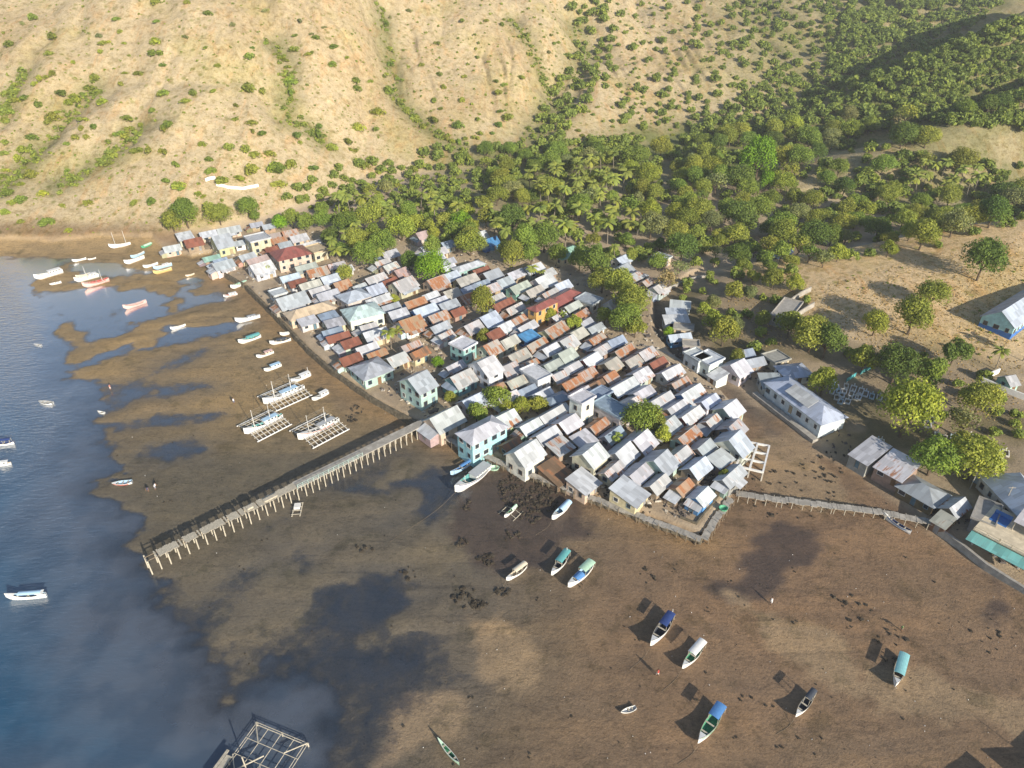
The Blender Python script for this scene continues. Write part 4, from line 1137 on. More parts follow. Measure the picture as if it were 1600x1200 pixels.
# blue school on the knoll
a, b, d, n, L = frame2(1562, 497, 1640, 447, 10.0); m = (a + b) / 2
g_ = min(ground(m.x - d.x * 12, m.y - d.y * 12), ground(m.x, m.y))
sch = build_house('school', (m.x, m.y, g_), math.atan2(d.y, d.x), L, 8.4, 3.3, 'g', 'bluewhite', 'turquoise', hr, 'pale roofed light blue school with dark blue base on the dry knoll', None, cat='school')
mm = MB(); mm.box(-L / 2 - .02, L / 2 + .02, -4.22, 4.22, -1, 1.1); mm.build('painted_base', M['wall'], sch, color=(.07, .20, .55))
# terraced house with teal awning at the right edge
P = [at(*q, 4.2) for q in ((1526, 828), (1604, 868))]; d = (P[1] - P[0]).normalized(); a = math.atan2(d.y, d.x); o_ = P[0]
hs = thing('terrace_house', 'open terraced house with teal awning, columns and white upper roof at the right edge', 'house', (o_.x, o_.y, 1.4), a)
m = MB(); m.box(0, 19, 3.2, 9.5, -1, 2.7); m.build('wall', M['wall'], hs, color=(.62, .54, .42))
m = MB(); m.box(-.5, 19.4, -.4, 9.9, 2.703, 2.95); m.build('terrace_floor', M['wall'], hs, color=(.72, .62, .45))
for k in range(5):
    m = MB(); m.box(.2 + k * 4, .5 + k * 4, .0, .3, -1, 2.7); m.build('column', M['white'], hs)
m = MB(); roof_slope(m, (-.6, -2.7, 1.7), (11.6, -2.7, 1.7), (11.6, -.3, 2.45), (-.6, -.3, 2.45), .08); m.build('awning', M['roof'], hs, color=(.20, .50, .47), rust=0.0, band=0.0)
m = MB(); roof_slope(m, (4, 4.6, 5.1), (20, 4.6, 5.1), (20, 9.6, 5.7), (4, 9.6, 5.7), .1); m.build('upper_roof', M['roof'], hs, color=(.72, .69, .70), rust=.03, band=0.0)
for k in range(6):
    m = MB(); m.beam((4.3 + k * 3, 4.9, 2.95), (4.3 + k * 3, 4.9, 5.0), .08, 6); m.build('roof_post', M['palewood'], hs)
m = MB(); m.box(4.2, 19.6, 9.2, 9.4, 2.953, 5.2); m.build('back_wall', M['wall'], hs, color=(.6, .5, .36))
m = MB(); m.box(.4, 3.4, 4.6, 7.4, 2.953, 3.0); m.box(.4, 3.4, 7.4, 7.5, 2.953, 3.9); m.build('blue_sheet', M['cloth'], hs, color=(.05, .17, .45))
for k in range(3):
    add_opening(hs, ('-y', 3.2), 3 + k * 5, 1.2, 1.2, .9, 'window', hr)
m = MB(); m.box(3.9, 4.1, -.3, -.22, 2.953, 3.8); m.box(-.4, 19.3, -.34, -.28, 3.55, 3.63)
for k in range(10): m.box(-.35 + k * 2.1, -.25 + k * 2.1, -.35, -.27, 2.953, 3.56)
m.build('terrace_rail', M['wall'], hs, color=(.66, .56, .40))
# lamp and wire poles on the right
for (u, v, ub, vb, lab) in ((1521, 744, 1515, 764, 'pale leaning pole beside the cemetery trees'), (1549, 739, 1544, 763, 'thick pale pole before the large hipped house'), (1568, 776, 1564, 797, 'thin white pole rising behind the terraced house'), (1537, 740, 1536, 760, 'thin grey wire pole among the poles by the roadside wall')):
    g = onground(ub, vb); m = MB(); m.beam((0, 0, -.4), (0, 0, 6.2), .10, 6, .07); m.beam((-.7, 0, 5.9), (.7, 0, 5.9), .05, 5)
    o = m.build('pole', M['palewood']); o.location = g; tag(o, lab, 'pole')
# graves
gv = random.Random(21); GR = [(1301,600),(1306,606),(1310,612),(1315,618),(1308,622),(1322,604),(1333,608),(1318,612),(1336,622),(1341,621),(1330,616),(1352,616),(1362,620),(1374,622),(1380,625),(1300,612),(1345,612),(1313,628),(1324,628),(1450,648),(1454,657),(1449,664),(1447,642),(1377,692),(1370,691),(1475,685),(1465,682),(1490,685),(1515,684),(1547,706),(1571,709),(1560,712),(1548,718),(1555,722),(1564,726),(1540,722),(1470,690),(1460,690)]
gmk = []
for k, (u, v) in enumerate(GR):
    p = onground(u, v); sx, sy = gv.uniform(.55, .8), gv.uniform(1.0, 1.5); m = MB()
    for (x0, x1, y0, y1) in ((-sx, -sx + .2, -sy, sy), (sx - .2, sx, -sy, sy), (-sx + .2, sx - .2, -sy, -sy + .2), (-sx + .2, sx - .2, sy - .2, sy)): m.box(x0, x1, y0, y1, -.2, .35)
    m.box(-.12, .12, sy - .19, sy - .01, .35, .95)
    cl = gv.choice(((.78, .78, .76), (.70, .74, .78), (.5, .62, .68), (.74, .70, .62)))
    o = m.build('grave', M['wall'], None, color=cl); o.location = p; o.rotation_euler = (0, 0, R(-28) + gv.uniform(-.1, .1)); tag(o, None, 'grave', 'graves of the hillside cemetery')
    gmk.append((o, {(.78, .78, .76): 'white kerbed grave', (.70, .74, .78): 'bluish white kerbed grave', (.5, .62, .68): 'pale blue kerbed grave', (.74, .70, .62): 'cream kerbed grave'}[cl], p.x, p.y))
TM = []
for nm, u, v in (('the big bright cemetery tree', 1405, 660), ('the leafless tree in the cemetery', 1497, 668), ('the dark tree behind the sheds', 1450, 725), ('the long white hall', 1320, 640)):
    p = onground(u, v); TM.append((nm, p.x, p.y))
single_out(gmk, TM)
# teal screens by the graves, white ruin on the far hill
for (u1, v1, u2, v2, lab) in ((1322, 597, 1336, 588, 'teal sheet fence in the cemetery, lower of two'), (1344, 585, 1362, 575, 'teal sheet fence in the cemetery, upper of two')):
    a, b = onground(u1, v1), onground(u2, v2); d = b - a; m = MB(); m.box(0, d.length, -.05, .05, -.5, 1.1)
    for k in range(5): m.box(k * d.length / 4 - .05, k * d.length / 4 + .05, -.12, -.053, -.5, 1.25)
    o = m.build('sheet_fence', M['wall'], None, color=(.10, .42, .46)); o.location = a; o.rotation_euler = (0, -math.asin(d.z / d.length), math.atan2(d.y, d.x)); tag(o, lab, 'fence', 'teal cemetery fences')
stone_wall('short white enclosure wall on the dry hillside, upper of the two', [(321,283),(328,280),(337,279)], 1.0, .4, 'enclosure_wall', 'white', base=None, rough=.12, z=8)
stone_wall('white enclosure wall on the dry hillside above the far houses, lower of the two', [(338,290),(356,294),(380,296),(404,291)], 1.0, .4, 'enclosure_wall', 'white', base=None, rough=.05, z=8)
# small framed raft by the pier, green dinghies, sign
p = at(465, 797, 0); root = thing('raft', 'small square timber raft lying on wet mud beside the pier', 'raft', (p.x, p.y, ground(p.x, p.y) + .05), .1)
m = MB()
for k in range(2): m.beam((-.8 + k * 1.6, -2.0, .15), (-.8 + k * 1.6, 2.0, .15), .12, 6)
for k in range(4): m.beam((-.95, -1.6 + k * 1.1, .30), (.95, -1.6 + k * 1.1, .30), .07, 5)
m.build('frame', M['palewood'], root); m = MB(); m.box(-.6, .6, -.3, 1.1, .38, .9); m.build('box', M['white'], root)
# ------------------------------------------------------------------ boats
def loft_hull(mb, L, B, D, sheer=.35, bow=.45, stern=.25, n=14, m_in=1, wl=.0, th=.06, transom=.35):
    """open hull: outside (material 0), inside and floor (material 1), gunwale ring returned"""
    st = []
    for i in range(n + 1):
        t = i / n; x = (t - .5) * L
        w = math.sin(math.pi * min(1, max(0, t * .5 / .42 if t < .42 else .5 + (t - .42) / .58 * .5))) ** .75
        if t < .42: w = transom + (1 - transom) * w
        w = max(w, .015) * B / 2
        zs = D + sheer * ((t - .35) / .65) ** 2 * (1 if t > .35 else 0) * 1.6 + stern * max(0, (.35 - t) / .35) ** 2
        zk = max(0, (t - .78) / .22) ** 2 * bow
        st.append((x + max(0, t - .8) * .3 * L * .3, w, zs, zk))
    def ring(s, o=0.0):
        x, w, zs, zk = s; w = max(w - o, .004); zk += o * .9
        return [(x, -w, zs), (x, -w * .86, zk + (zs - zk) * .38), (x, -w * .35, zk + .02), (x, w * .35, zk + .02), (x, w * .86, zk + (zs - zk) * .38), (x, w, zs)]
    O = [ring(s) for s in st]; I = [ring(s, th) for s in st]
    for a, b in zip(O, O[1:]):
        for k in range(5): mb.face([a[k + 1], b[k + 1], b[k], a[k]], 0)
    for a, b in zip(I, I[1:]):
        for k in range(5): mb.face([a[k], b[k], b[k + 1], a[k + 1]], m_in)
    for A, B_, Ai, Bi in zip(O, O[1:], I, I[1:]):
        mb.face([A[0], B_[0], Bi[0], Ai[0]], 2); mb.face([B_[5], A[5], Ai[5], Bi[5]], 2)
    mb.face(O[0], 0); mb.face(I[0][::-1], m_in); mb.face([O[0][0], I[0][0], I[0][5], O[0][5]], 2)
    return st
PC = {'white': (.78,.78,.76), 'lightblue': (.42,.62,.80), 'blue': (.09,.24,.52), 'teal': (.13,.40,.40), 'green': (.10,.38,.22), 'cream': (.70,.62,.48), 'red': (.48,.10,.08), 'pink': (.66,.45,.41), 'navy': (.03,.06,.20),
      'yellow': (.62,.47,.20), 'grey': (.42,.44,.46), 'brown': (.22,.15,.10), 'dark': (.06,.07,.09), 'palegreen': (.45,.66,.50), 'turq': (.24,.52,.54)}
DECKM = {}
def inside(c):
    if c not in DECKM: DECKM[c] = simple('boat_deck_' + c, PC[c], .7, .35, 2.0)
    return DECKM[c]
def canopy(root, x0, x1, w, z, col, base, bow=.16, posts=3):
    mb = MB(); n = 6
    for i in range(n):
        t0, t1 = i / n * 2 - 1, (i + 1) / n * 2 - 1; z0, z1 = z + bow * (1 - t0 * t0), z + bow * (1 - t1 * t1)
        y0, y1 = t0 * w / 2, t1 * w / 2
        mb.hexa([(x0, y0, z0 - .05), (x1, y0, z0 - .05), (x1, y1, z1 - .05), (x0, y1, z1 - .05)], [(x0, y0, z0), (x1, y0, z0), (x1, y1, z1), (x0, y1, z1)])
    c = mb.build('canopy', M['cloth'], root, color=PC[col])
    for k in range(posts):
        for sd in (-1, 1):
            x = x0 + .1 + (x1 - x0 - .2) * k / (posts - 1); p = MB(); p.beam((x, sd * (w / 2 - .08), base), (x, sd * (w / 2 - .06), z + .01), .035, 5); p.build('canopy_post', M['palewood'], c)
def make_boat(px, kind, hull, deck, extra, label, group=None, zw=None, heel=0.0, name='boat'):
    u1, v1, u2, v2 = px
    z = .6 if kind != 'ship' else 1.0
    b, s = at(u1, v1, z), at(u2, v2, z); m = (b + s) / 2; d = b - s; L = max(2.2, d.length * .97); g = max(ground(m.x, m.y), -.12 if zw is None else zw)
    if kind == 'trimaran': L = max(L, 4)
    root = thing(name, label, 'boat', (m.x, m.y, g - .04), math.atan2(d.y, d.x), group); root.rotation_euler = (heel, 0, math.atan2(d.y, d.x))
    B = {'canoe': .13, 'boat': .24, 'ship': .25, 'skiff': .36, 'trimaran': .12, 'slim': .155}[kind] * L; B = min(max(B, .7), 3.2); D = min(max(.15 * L, .40), 1.25)
    if kind == 'ship': D = 1.5
    if any(q[0] == 'rig' for q in extra): B = .15 * L; D = 1.1
    mb = MB(); st = loft_hull(mb, L, B, D, sheer=.09 * L if kind != 'skiff' else .12, bow=D * .9, transom=.02 if kind in ('canoe', 'trimaran') else (.6 if kind == 'skiff' else .4))
    mb.build('hull', [M['paint'], inside(deck), M['white'] if hull != 'white' else M['palewood']], root, True, color=PC[hull])
    mb = MB()
    for k in range(3 if L > 3.5 else 2):                        # thwarts
        x = (-.28 + k * .25) * L; i = min(range(len(st)), key=lambda q: abs(st[q][0] - x)); w = st[i][1] * .9; mb.box(x - .12, x + .12, -w, w, st[i][2] - .16, st[i][2] - .10)
    mb.build('thwarts', M['palewood'], root)
    if L > 4: 
        mb = MB(); mb.face([(st[-1][0], 0, st[-1][2] + .01), (st[-4][0], st[-4][1] * .95, st[-4][2] - .02), (st[-4][0], -st[-4][1] * .95, st[-4][2] - .02)]); mb.build('foredeck', M['paint'], root, color=PC[hull])
    if kind == 'trimaran':
        for sd in (-1, 1):
            f = MB(); f.tube([(-.42 * L, sd * .42 * L, .22), (0, sd * .42 * L, .16), (.40 * L, sd * .42 * L, .22)], [.06, .08, .05], 6); f.build('outrigger', M['palewood'], root)
        for x in (-.2, .18):
            f = MB(); f.tube([(x * L, -.43 * L, .26), (x * L, 0, D + .14), (x * L, .43 * L, .26)], [.05, .06, .05], 6); f.build('boom', M['palewood'], root)
    for e in extra:
        if e[0] == 'canopy': canopy(root, e[1] * L, e[2] * L, B * e[3], e[4], e[5], D * .8)
        elif e[0] == 'cabin':
            x0, x1 = e[1] * L, e[2] * L; h = e[3]; w = B * .36; c = MB(); c.box(x0, x1, -w, w, D * .5, D + h); cb = c.build('cabin', M['paint'], root, color=PC[e[4]])
            r = MB(); r.box(x0 - .2, x1 + .2, -w - .15, w + .15, D + h + .003, D + h + .09); r.build('cabin_roof', M['cloth'], cb, color=PC[e[5]])
            for k in range(max(1, int((x1 - x0) / .9))):
                for sd in (-1, 1):
                    p = MB(); xx = x0 + .45 + k * .9; y0, y1 = sorted((sd * (w + .003), sd * (w + .03))); p.box(xx - .25, xx + .25, y0, y1, D + h * .45, D + h * .85); p.build('window', M['glass'], cb)
        elif e[0] == 'mast':
            x = e[1] * L; p = MB(); p.beam((x, 0, D * .4), (x + .1, 0, e[2]), .07, 6, .045); p.build('mast', M['white'], root)
        elif e[0] == 'tarp':
            x0, x1 = e[1] * L, e[2] * L; t = MB(); n = 5
            for i in range(n):
                t0, t1 = i / n * 2 - 1, (i + 1) / n * 2 - 1; zz = lambda q: D + .1 + .45 * (1 - q * q); w = B * .46
                t.hexa([(x0, t0 * w, zz(t0) - .05), (x1, t0 * w, zz(t0) - .05), (x1, t1 * w, zz(t1) - .05), (x0, t1 * w, zz(t1) - .05)], [(x0, t0 * w, zz(t0)), (x1, t0 * w, zz(t0)), (x1, t1 * w, zz(t1)), (x0, t1 * w, zz(t1))])
            t.build('tarpaulin', M['cloth'], root, color=PC[e[3]])
        elif e[0] == 'rig':         # fishing boat with long side booms, pole frames and two masts
            W = e[1]; zb = D + .5
            for x in np.linspace(-.42, .42, 9):
                p = MB(); p.tube([(x * L, -W, zb - .9), (x * L, 0, zb), (x * L, W, zb - .9)], [.08, .10, .08], 5); p.build('boom', M['white'], root)
            for sd in (-1, 1):
                for y, r in ((W, .15), (W * .74, .09), (W * .48, .09)):
                    p = MB(); p.beam((-.46 * L, sd * y, zb - .9 * y / W + .07 if y < W else zb - 1.05), (.46 * L, sd * y, zb - .9 * y / W + .07 if y < W else zb - 1.05), r, 6); p.build('outrigger' if y == W else 'frame_pole', M['palewood'] if y < W else M['white'], root)
            for x in (-.18, .24):
                p = MB(); p.beam((x * L, 0, D * .5), (x * L, 0, 6.2), .10, 6, .06); ms = p.build('mast', M['white'], root)
                p = MB()
                for sx in (-.44, 0, .44):
                    for sd in (-1, 1): p.beam((x * L, 0, 6.0), (sx * L, sd * W * .9, zb - .8), .018, 4)
                p.build('stay', M['rope'], ms)
            p = MB(); p.beam((-.18 * L, 0, 5.9), (.24 * L, 0, 5.9), .02, 4); p.build('stay', M['rope'], root)
        elif e[0] == 'stripe':
            p = MB(); k0, k1 = 2, len(st) - 2
            for i in range(k0, k1):
                for sd in (-1, 1):
                    q = [(st[j][0], sd * (st[j][1] * 1.0 + .012), st[j][2] - f) for j, f in ((i, .30), (i + 1, .30), (i + 1, .12), (i, .12))]; p.face(q if sd < 0 else q[::-1])
            p.build('stripe', M['paint'], root, color=PC[e[1]])
    return root
BOATS = [
 ((711,770,766,726), 'ship', 'white', 'teal', [('cabin', -.42, .0, .55, 'white', 'grey'), ('stripe', 'navy'), ('mast', .22, 3.6)], 'large white wooden boat with grey cabin roof lying below the seawall'),
 ((704,743,738,722), 'slim', 'lightblue', 'blue', [('canopy', -.45, .05, .95, 1.5, 'blue')], 'slim blue boat in the shadow of the large white boat'),
 ((788,809,808,790), 'trimaran', 'white', 'green', [('tarp', -.45, -.05, 'palegreen')], 'small white outrigger canoe with pale green cover on the mud'),
 ((862,814,891,785), 'boat', 'white', 'lightblue', [('tarp', -.46, .05, 'lightblue')], 'white boat with light blue cover nearest the seawall walk'),
 ((791,908,823,884), 'boat', 'white', 'cream', [('canopy', -.46, .12, .9, 1.7, 'cream')], 'white boat with cream canopy, leftmost of three in a row'),
 ((861,901,888,866), 'boat', 'white', 'dark', [('canopy', -.46, .10, .95, 2.1, 'teal'), ('mast', -.42, 2.9)], 'white boat with teal canopy between two others on the mud'),
 ((887,921,926,884), 'boat', 'white', 'lightblue', [('tarp', -.05, .22, 'blue'), ('canopy', -.47, -.05, .95, 2.1, 'palegreen')], 'boat with bright blue tarpaulin and pale green canopy, rightmost of three'),
 ((1015,1013,1050,964), 'boat', 'white', 'dark', [('canopy', -.44, -.02, .8, 2.2, 'navy'), ('mast', -.5, 2.6)], 'white boat with dark open hold and navy canopy on the mud'),
 ((1065,1047,1098,1009), 'boat', 'white', 'green', [('canopy', -.48, .10, .95, 2.2, 'white')], 'white boat with long white canopy on the open mud'),
 ((1089,1166,1126,1110), 'boat', 'white', 'green', [('canopy', -.48, -.10, .95, 2.3, 'blue'), ('stripe', 'green')], 'green decked boat with bright blue canopy over its stern'),
 ((1242,1122,1270,1086), 'boat', 'white', 'dark', [('canopy', -.47, -.05, .75, 2.2, 'dark')], 'narrow white boat with dark canopy alone on the right mud'),
 ((1397,1076,1410,1028), 'boat', 'white', 'brown', [('canopy', -.48, .22, .98, 2.0, 'turq')], 'boat under long turquoise canopy on the right mud'),
 ((970,1113,994,1105), 'skiff', 'white', 'white', [], 'small plain white skiff lying alone on the mud'),
 ((684,1157,718,1194), 'canoe', 'palegreen', 'green', [], 'slim pale green canoe near the bottom edge'),
 ((1379,808,1423,834), 'slim', 'white', 'navy', [('stripe', 'blue')], 'long white and blue open boat beside the low footbridge'),
 ((10,934,73,929), 'slim', 'white', 'lightblue', [('canopy', -.40, .18, .9, 1.6, 'lightblue'), ('cabin', -.42, -.30, .5, 'white', 'white')], 'long white speedboat with pale canopy on the deep left water'),
 ((175,756,207,753), 'skiff', 'white', 'lightblue', [('stripe', 'red')], 'wide white open boat at the edge of the left mud bar'),
 ((-14,694,22,690), 'boat', 'white', 'navy', [('canopy', -.4, .3, .9, 1.7, 'navy'), ('mast', .38, 2.6)], 'white boat with dark canopy cut by the left edge'),
 ((-12,726,17,722), 'boat', 'white', 'cream', [('cabin', -.3, .1, .6, 'white', 'white')], 'small white cabin boat cut by the left edge'),
 ((60,626,82,629), 'skiff', 'white', 'grey', [], 'small pale skiff out on the left water'),
 ((52,536,64,538), 'skiff', 'grey', 'grey', [], 'tiny grey boat far out on the left water'),
 ((153,641,161,643), 'skiff', 'white', 'white', [], 'tiny white boat by the mud bar on the left'),
 ((412,631,476,603), 'ship', 'white', 'grey', [('rig', 4.5), ('cabin', -.30, .08, .9, 'white', 'lightblue')], 'white two-masted fishing boat with pole outriggers, farthest of three'),
 ((382,678,442,648), 'ship', 'white', 'teal', [('rig', 4.5), ('cabin', -.34, .0, .9, 'white', 'lightblue')], 'two-masted fishing boat with pole outriggers, left of the red-striped one'),
 ((466,687,530,654), 'ship', 'white', 'grey', [('stripe', 'red'), ('rig', 4.8), ('cabin', -.36, .0, .9, 'white', 'grey')], 'two-masted fishing boat with red stripe and pole outriggers near the pier'),
 ((488,627,514,614), 'boat', 'white', 'grey', [('cabin', -.40, .0, .7, 'white', 'white')], 'white boat with small white cabin right of the outrigger boats'),
 ((455,598,486,585), 'boat', 'white', 'grey', [('cabin', -.42, .02, .7, 'white', 'white'), ('mast', -.4, 3)], 'white cabin boat with short mast above the outrigger boats'),
 ((413,580,440,570), 'boat', 'white', 'grey', [('cabin', -.4, .1, .7, 'white', 'lightblue')], 'white boat with light blue cabin roof on the north mud'),
 ((401,559,428,550), 'boat', 'white', 'brown', [('cabin', -.4, .0, .6, 'cream', 'pink')], 'white boat with pinkish cabin on the north mud'),
 ((373,537,408,525), 'boat', 'white', 'teal', [('canopy', -.45, .15, .9, 1.7, 'teal')], 'white boat with teal canopy on the north mud'),
 ((422,539,455,531), 'boat', 'white', 'dark', [('canopy', -.3, .2, .8, 1.5, 'dark')], 'white boat with dark canopy near the mossy seawall'),
 ((438,525,466,518), 'slim', 'white', 'white', [], 'plain slim white boat beside the mossy seawall'),
 ((368,503,407,494), 'slim', 'white', 'grey', [('cabin', -.3, .0, .4, 'white', 'grey')], 'long low white boat floating in the shallow channel'),
 ((266,513,290,506), 'canoe', 'white', 'white', [], 'thin white canoe in the shallow channel left of the others'),
 ((193,482,229,470), 'slim', 'pink', 'pink', [('stripe', 'red')], 'long pinkish red open boat in the northern shallows'),
 ((349,463,371,458), 'boat', 'white', 'red', [('cabin', -.4, .1, .5, 'white', 'white'), ('stripe', 'red')], 'white boat with red stripe near the far seawall'),
 ((361,452,388,441), 'boat', 'white', 'palegreen', [('canopy', -.4, .1, .8, 1.3, 'palegreen')], 'white boat with pale green cover close to the far seawall'),
 ((55,437,99,424), 'boat', 'white', 'white', [('cabin', -.42, .0, .8, 'white', 'white')], 'large white cabin boat, leftmost in the northern bay'),
 ((77,444,96,440), 'skiff', 'white', 'white', [], 'small white skiff just below the leftmost cabin boat'),
 ((117,440,155,430), 'boat', 'white', 'white', [('mast', .0, 5.0), ('cabin', -.4, -.1, .7, 'white', 'white')], 'white single-masted boat side by side with a red one'),
 ((130,449,171,437), 'boat', 'pink', 'red', [('mast', -.25, 5.0), ('stripe', 'red')], 'reddish masted boat moored against a white one'),
 ((118,432,141,426), 'slim', 'cream', 'cream', [], 'slim cream boat behind the pair of masted boats'),
 ((113,408,135,403), 'canoe', 'white', 'white', [], 'slim white canoe on the far beach, left of two'),
 ((137,405,150,402), 'canoe', 'white', 'white', [], 'short white canoe on the far beach, right of two'),
 ((172,391,206,385), 'slim', 'white', 'white', [('mast', -.3, 6), ('mast', .2, 6)], 'white two-masted boat drawn up on the far beach'),
 ((195,413,226,402), 'slim', 'white', 'white', [], 'long white boat on wet sand below the green-covered boat'),
 ((205,404,226,395), 'slim', 'lightblue', 'white', [], 'pale blue boat just behind the long white boat'),
 ((222,391,239,384), 'boat', 'green', 'palegreen', [('tarp', -.4, .3, 'palegreen')], 'boat under a bright green cover on the far beach'),
 ((224,418,247,411), 'slim', 'white', 'white', [], 'slim white boat left of the orange boat'),
 ((240,421,269,413), 'slim', 'lightblue', 'white', [('cabin', -.3, .0, .4, 'white', 'white')], 'pale blue boat lying right behind the orange boat'),
 ((240,428,269,420), 'slim', 'yellow', 'cream', [], 'orange yellow boat at the edge of the northern shallows'),
 ((290,431,304,427), 'canoe', 'cream', 'cream', [], 'small cream canoe near the far end seawall'),
 ((1655,1262,1765,1135), 'ship', 'white', 'dark', [('cabin', -.42, .05, 1.4, 'white', 'white'), ('canopy', .05, .3, .9, 3.0, 'white'), ('mast', .3, 6.0)], 'big white boat beyond the lower right corner, casting the broad shadow'),
 ((1520,1330,1600,1235), 'boat', 'white', 'dark', [('canopy', -.45, .0, .9, 2.6, 'white')], 'white boat below the bottom edge near the right corner'),
]
for px, kind, hull, deck, ex, lab in BOATS:
    make_boat(px, kind, hull, deck, ex, lab, 'boats of the bay', name='fishing_boat' if any(e[0] == 'rig' for e in ex) else ('canoe' if kind in ('canoe', 'trimaran') else ('skiff' if kind == 'skiff' else 'boat')))
for (u, v, cl, lab) in ((1130, 796, 'green', 'round green basin boat on the walkway beside the pen'), (772, 734, 'palegreen', 'pale green plastic tub beside the large white boat')):
    p = at(u, v, 1.7 if u > 1000 else .15); m = MB(); n = 12; r0, r1 = .75, .95
    for k in range(n):
        a, b = 6.2832 * k / n, 6.2832 * (k + 1) / n; q = lambda r, t, z: (r * math.cos(t) * (1.3 if u < 1000 else 1), r * math.sin(t) * .9, z)
        m.face([q(r0, a, 0), q(r0, b, 0), q(r1, b, .5), q(r1, a, .5)]); m.face([q(r1, a, .5), q(r1, b, .5), q(r1 - .1, b, .5), q(r1 - .1, a, .5)]); m.face([q(r1 - .1, a, .5), q(r1 - .1, b, .5), q(r0 - .1, b, .08), q(r0 - .1, a, .08)])
    m.face([q(r0 - .1, 6.2832 * k / n, .08) for k in range(n)]); m.face([q(r0, 6.2832 * k / n, 0) for k in range(n)][::-1])
    g = ground(p.x, p.y); o = m.build('tub', M['paint'], None, color=PC[cl]); o.location = (p.x, p.y, max(p.z if u > 1000 else g, g)); tag(o, lab, 'tub')
# fishing platform of bamboo at the bottom edge
z = .75
A0, B0, D0 = at(401, 1129, z), at(481, 1162, z), at(335, 1212, z); ex_ = (B0 - A0); ey_ = (D0 - A0); W = ex_.length; ex_.normalize(); ey_ = Vector((ex_.y, -ex_.x, 0)); Hh = 12.5
root = thing('fishing_platform', 'square bamboo fishing platform with blue sheet floating at the bottom edge', 'fishing platform', (A0.x, A0.y, 0), math.atan2(ex_.y, ex_.x))
def pole(a, b, r, name='pole', mat='palewood'):
    m = MB(); m.beam(a, b, r, 6); return m.build(name, M[mat], root)
for k in range(5): pole((W * k / 4, 0, z), (W * k / 4, -Hh, z + .02), .05)
pole((.35, 0, z), (.35, -Hh, z), .045); pole((W - .4, 0, z), (W - .4, -Hh, z), .045)
for k in range(6): pole((0, -Hh * k / 5, z + .13), (W, -Hh * k / 5, z + .13), .05)
pole((0, -.3, z + .13), (W, -.3, z + .13), .07)
for a, b in (((W, -.1), (W * .75, -Hh * .2)), ((0, -.1), (W * .25, -Hh * .2)), ((W * .5, -Hh * .4), (W * .75, -Hh * .62)), ((0, -Hh * .42), (W * .25, -Hh * .6))): pole((*a, z + .28), (*b, z + .28), .08)
for i in range(3):
    for j in range(3): pole((W * i / 2, -Hh * j / 2, -.5), (W * i / 2, -Hh * j / 2, z + .1), .12, 'float_post')
m = MB(); m.box(-.7, .2, -Hh * .92, -Hh * .45, z + .2, z + .34); m.box(-1.2, -.8, -Hh * .75, -Hh * .4, z + .2, z + .34); m.build('plank_walk', M['palewood'], root)
m = MB(); m.box(W * .28, W * .72, -Hh * .98, -Hh * .66, z + .22, z + 1.0); m.build('hut', M['wood'], root)
m = MB(); roof_slope(m, (W * .24, -Hh * 1.02, z + 1.05), (W * .78, -Hh * 1.02, z + 1.05), (W * .78, -Hh * .60, z + 1.5), (W * .24, -Hh * .60, z + 1.5), .06); m.build('blue_sheet', M['cloth'], root, color=(.02, .20, .65))
m = MB(); m.beam((W * .35, -Hh * .5, z), (W * .35, -Hh * .5, z + 3.2), .10, 6); m.beam((W * .05, -Hh * .72, z + .6), (W * .5, -Hh * .32, z + .6), .10, 6); m.build('winch_post', M['palewood'], root)

# mooring ropes lying out from the bows
for (u1, v1, u2, v2, lab) in ((712, 769, 610, 850, 'slack mooring rope running from the large white boat toward the sea'), (1015, 1013, 985, 1050, 'short mooring rope at the bow of the navy canopy boat'), (1065, 1047, 1035, 1085, 'short mooring rope at the bow of the white canopy boat'),
                              (1090, 1166, 1060, 1198, 'mooring rope at the bow of the blue canopy boat'), (1242, 1122, 1215, 1150, 'mooring rope at the bow of the narrow white boat'), (791, 908, 765, 935, 'mooring rope at the bow of the cream canopy boat'), (862, 814, 838, 838, 'mooring rope at the bow of the light blue covered boat')):
    a, b = at(u1, v1, .9), at(u2, v2, 0); m = MB(); P = []
    for k in range(15):
        t = k / 14; q = a + (b - a) * t; g = max(ground(q.x, q.y), 0) + .04; n = Vector((-(b - a).y, (b - a).x, 0)).normalized() * math.sin(t * 5) * .2 * t
        P.append(Vector((q.x + n.x - a.x, q.y + n.y - a.y, max(g, .9 * (1 - t * 4)))))
    m.tube(P, [.022] * 15, 5); o = m.build('mooring_rope', M['wood']); o.location = (a.x, a.y, 0); tag(o, lab, 'rope')
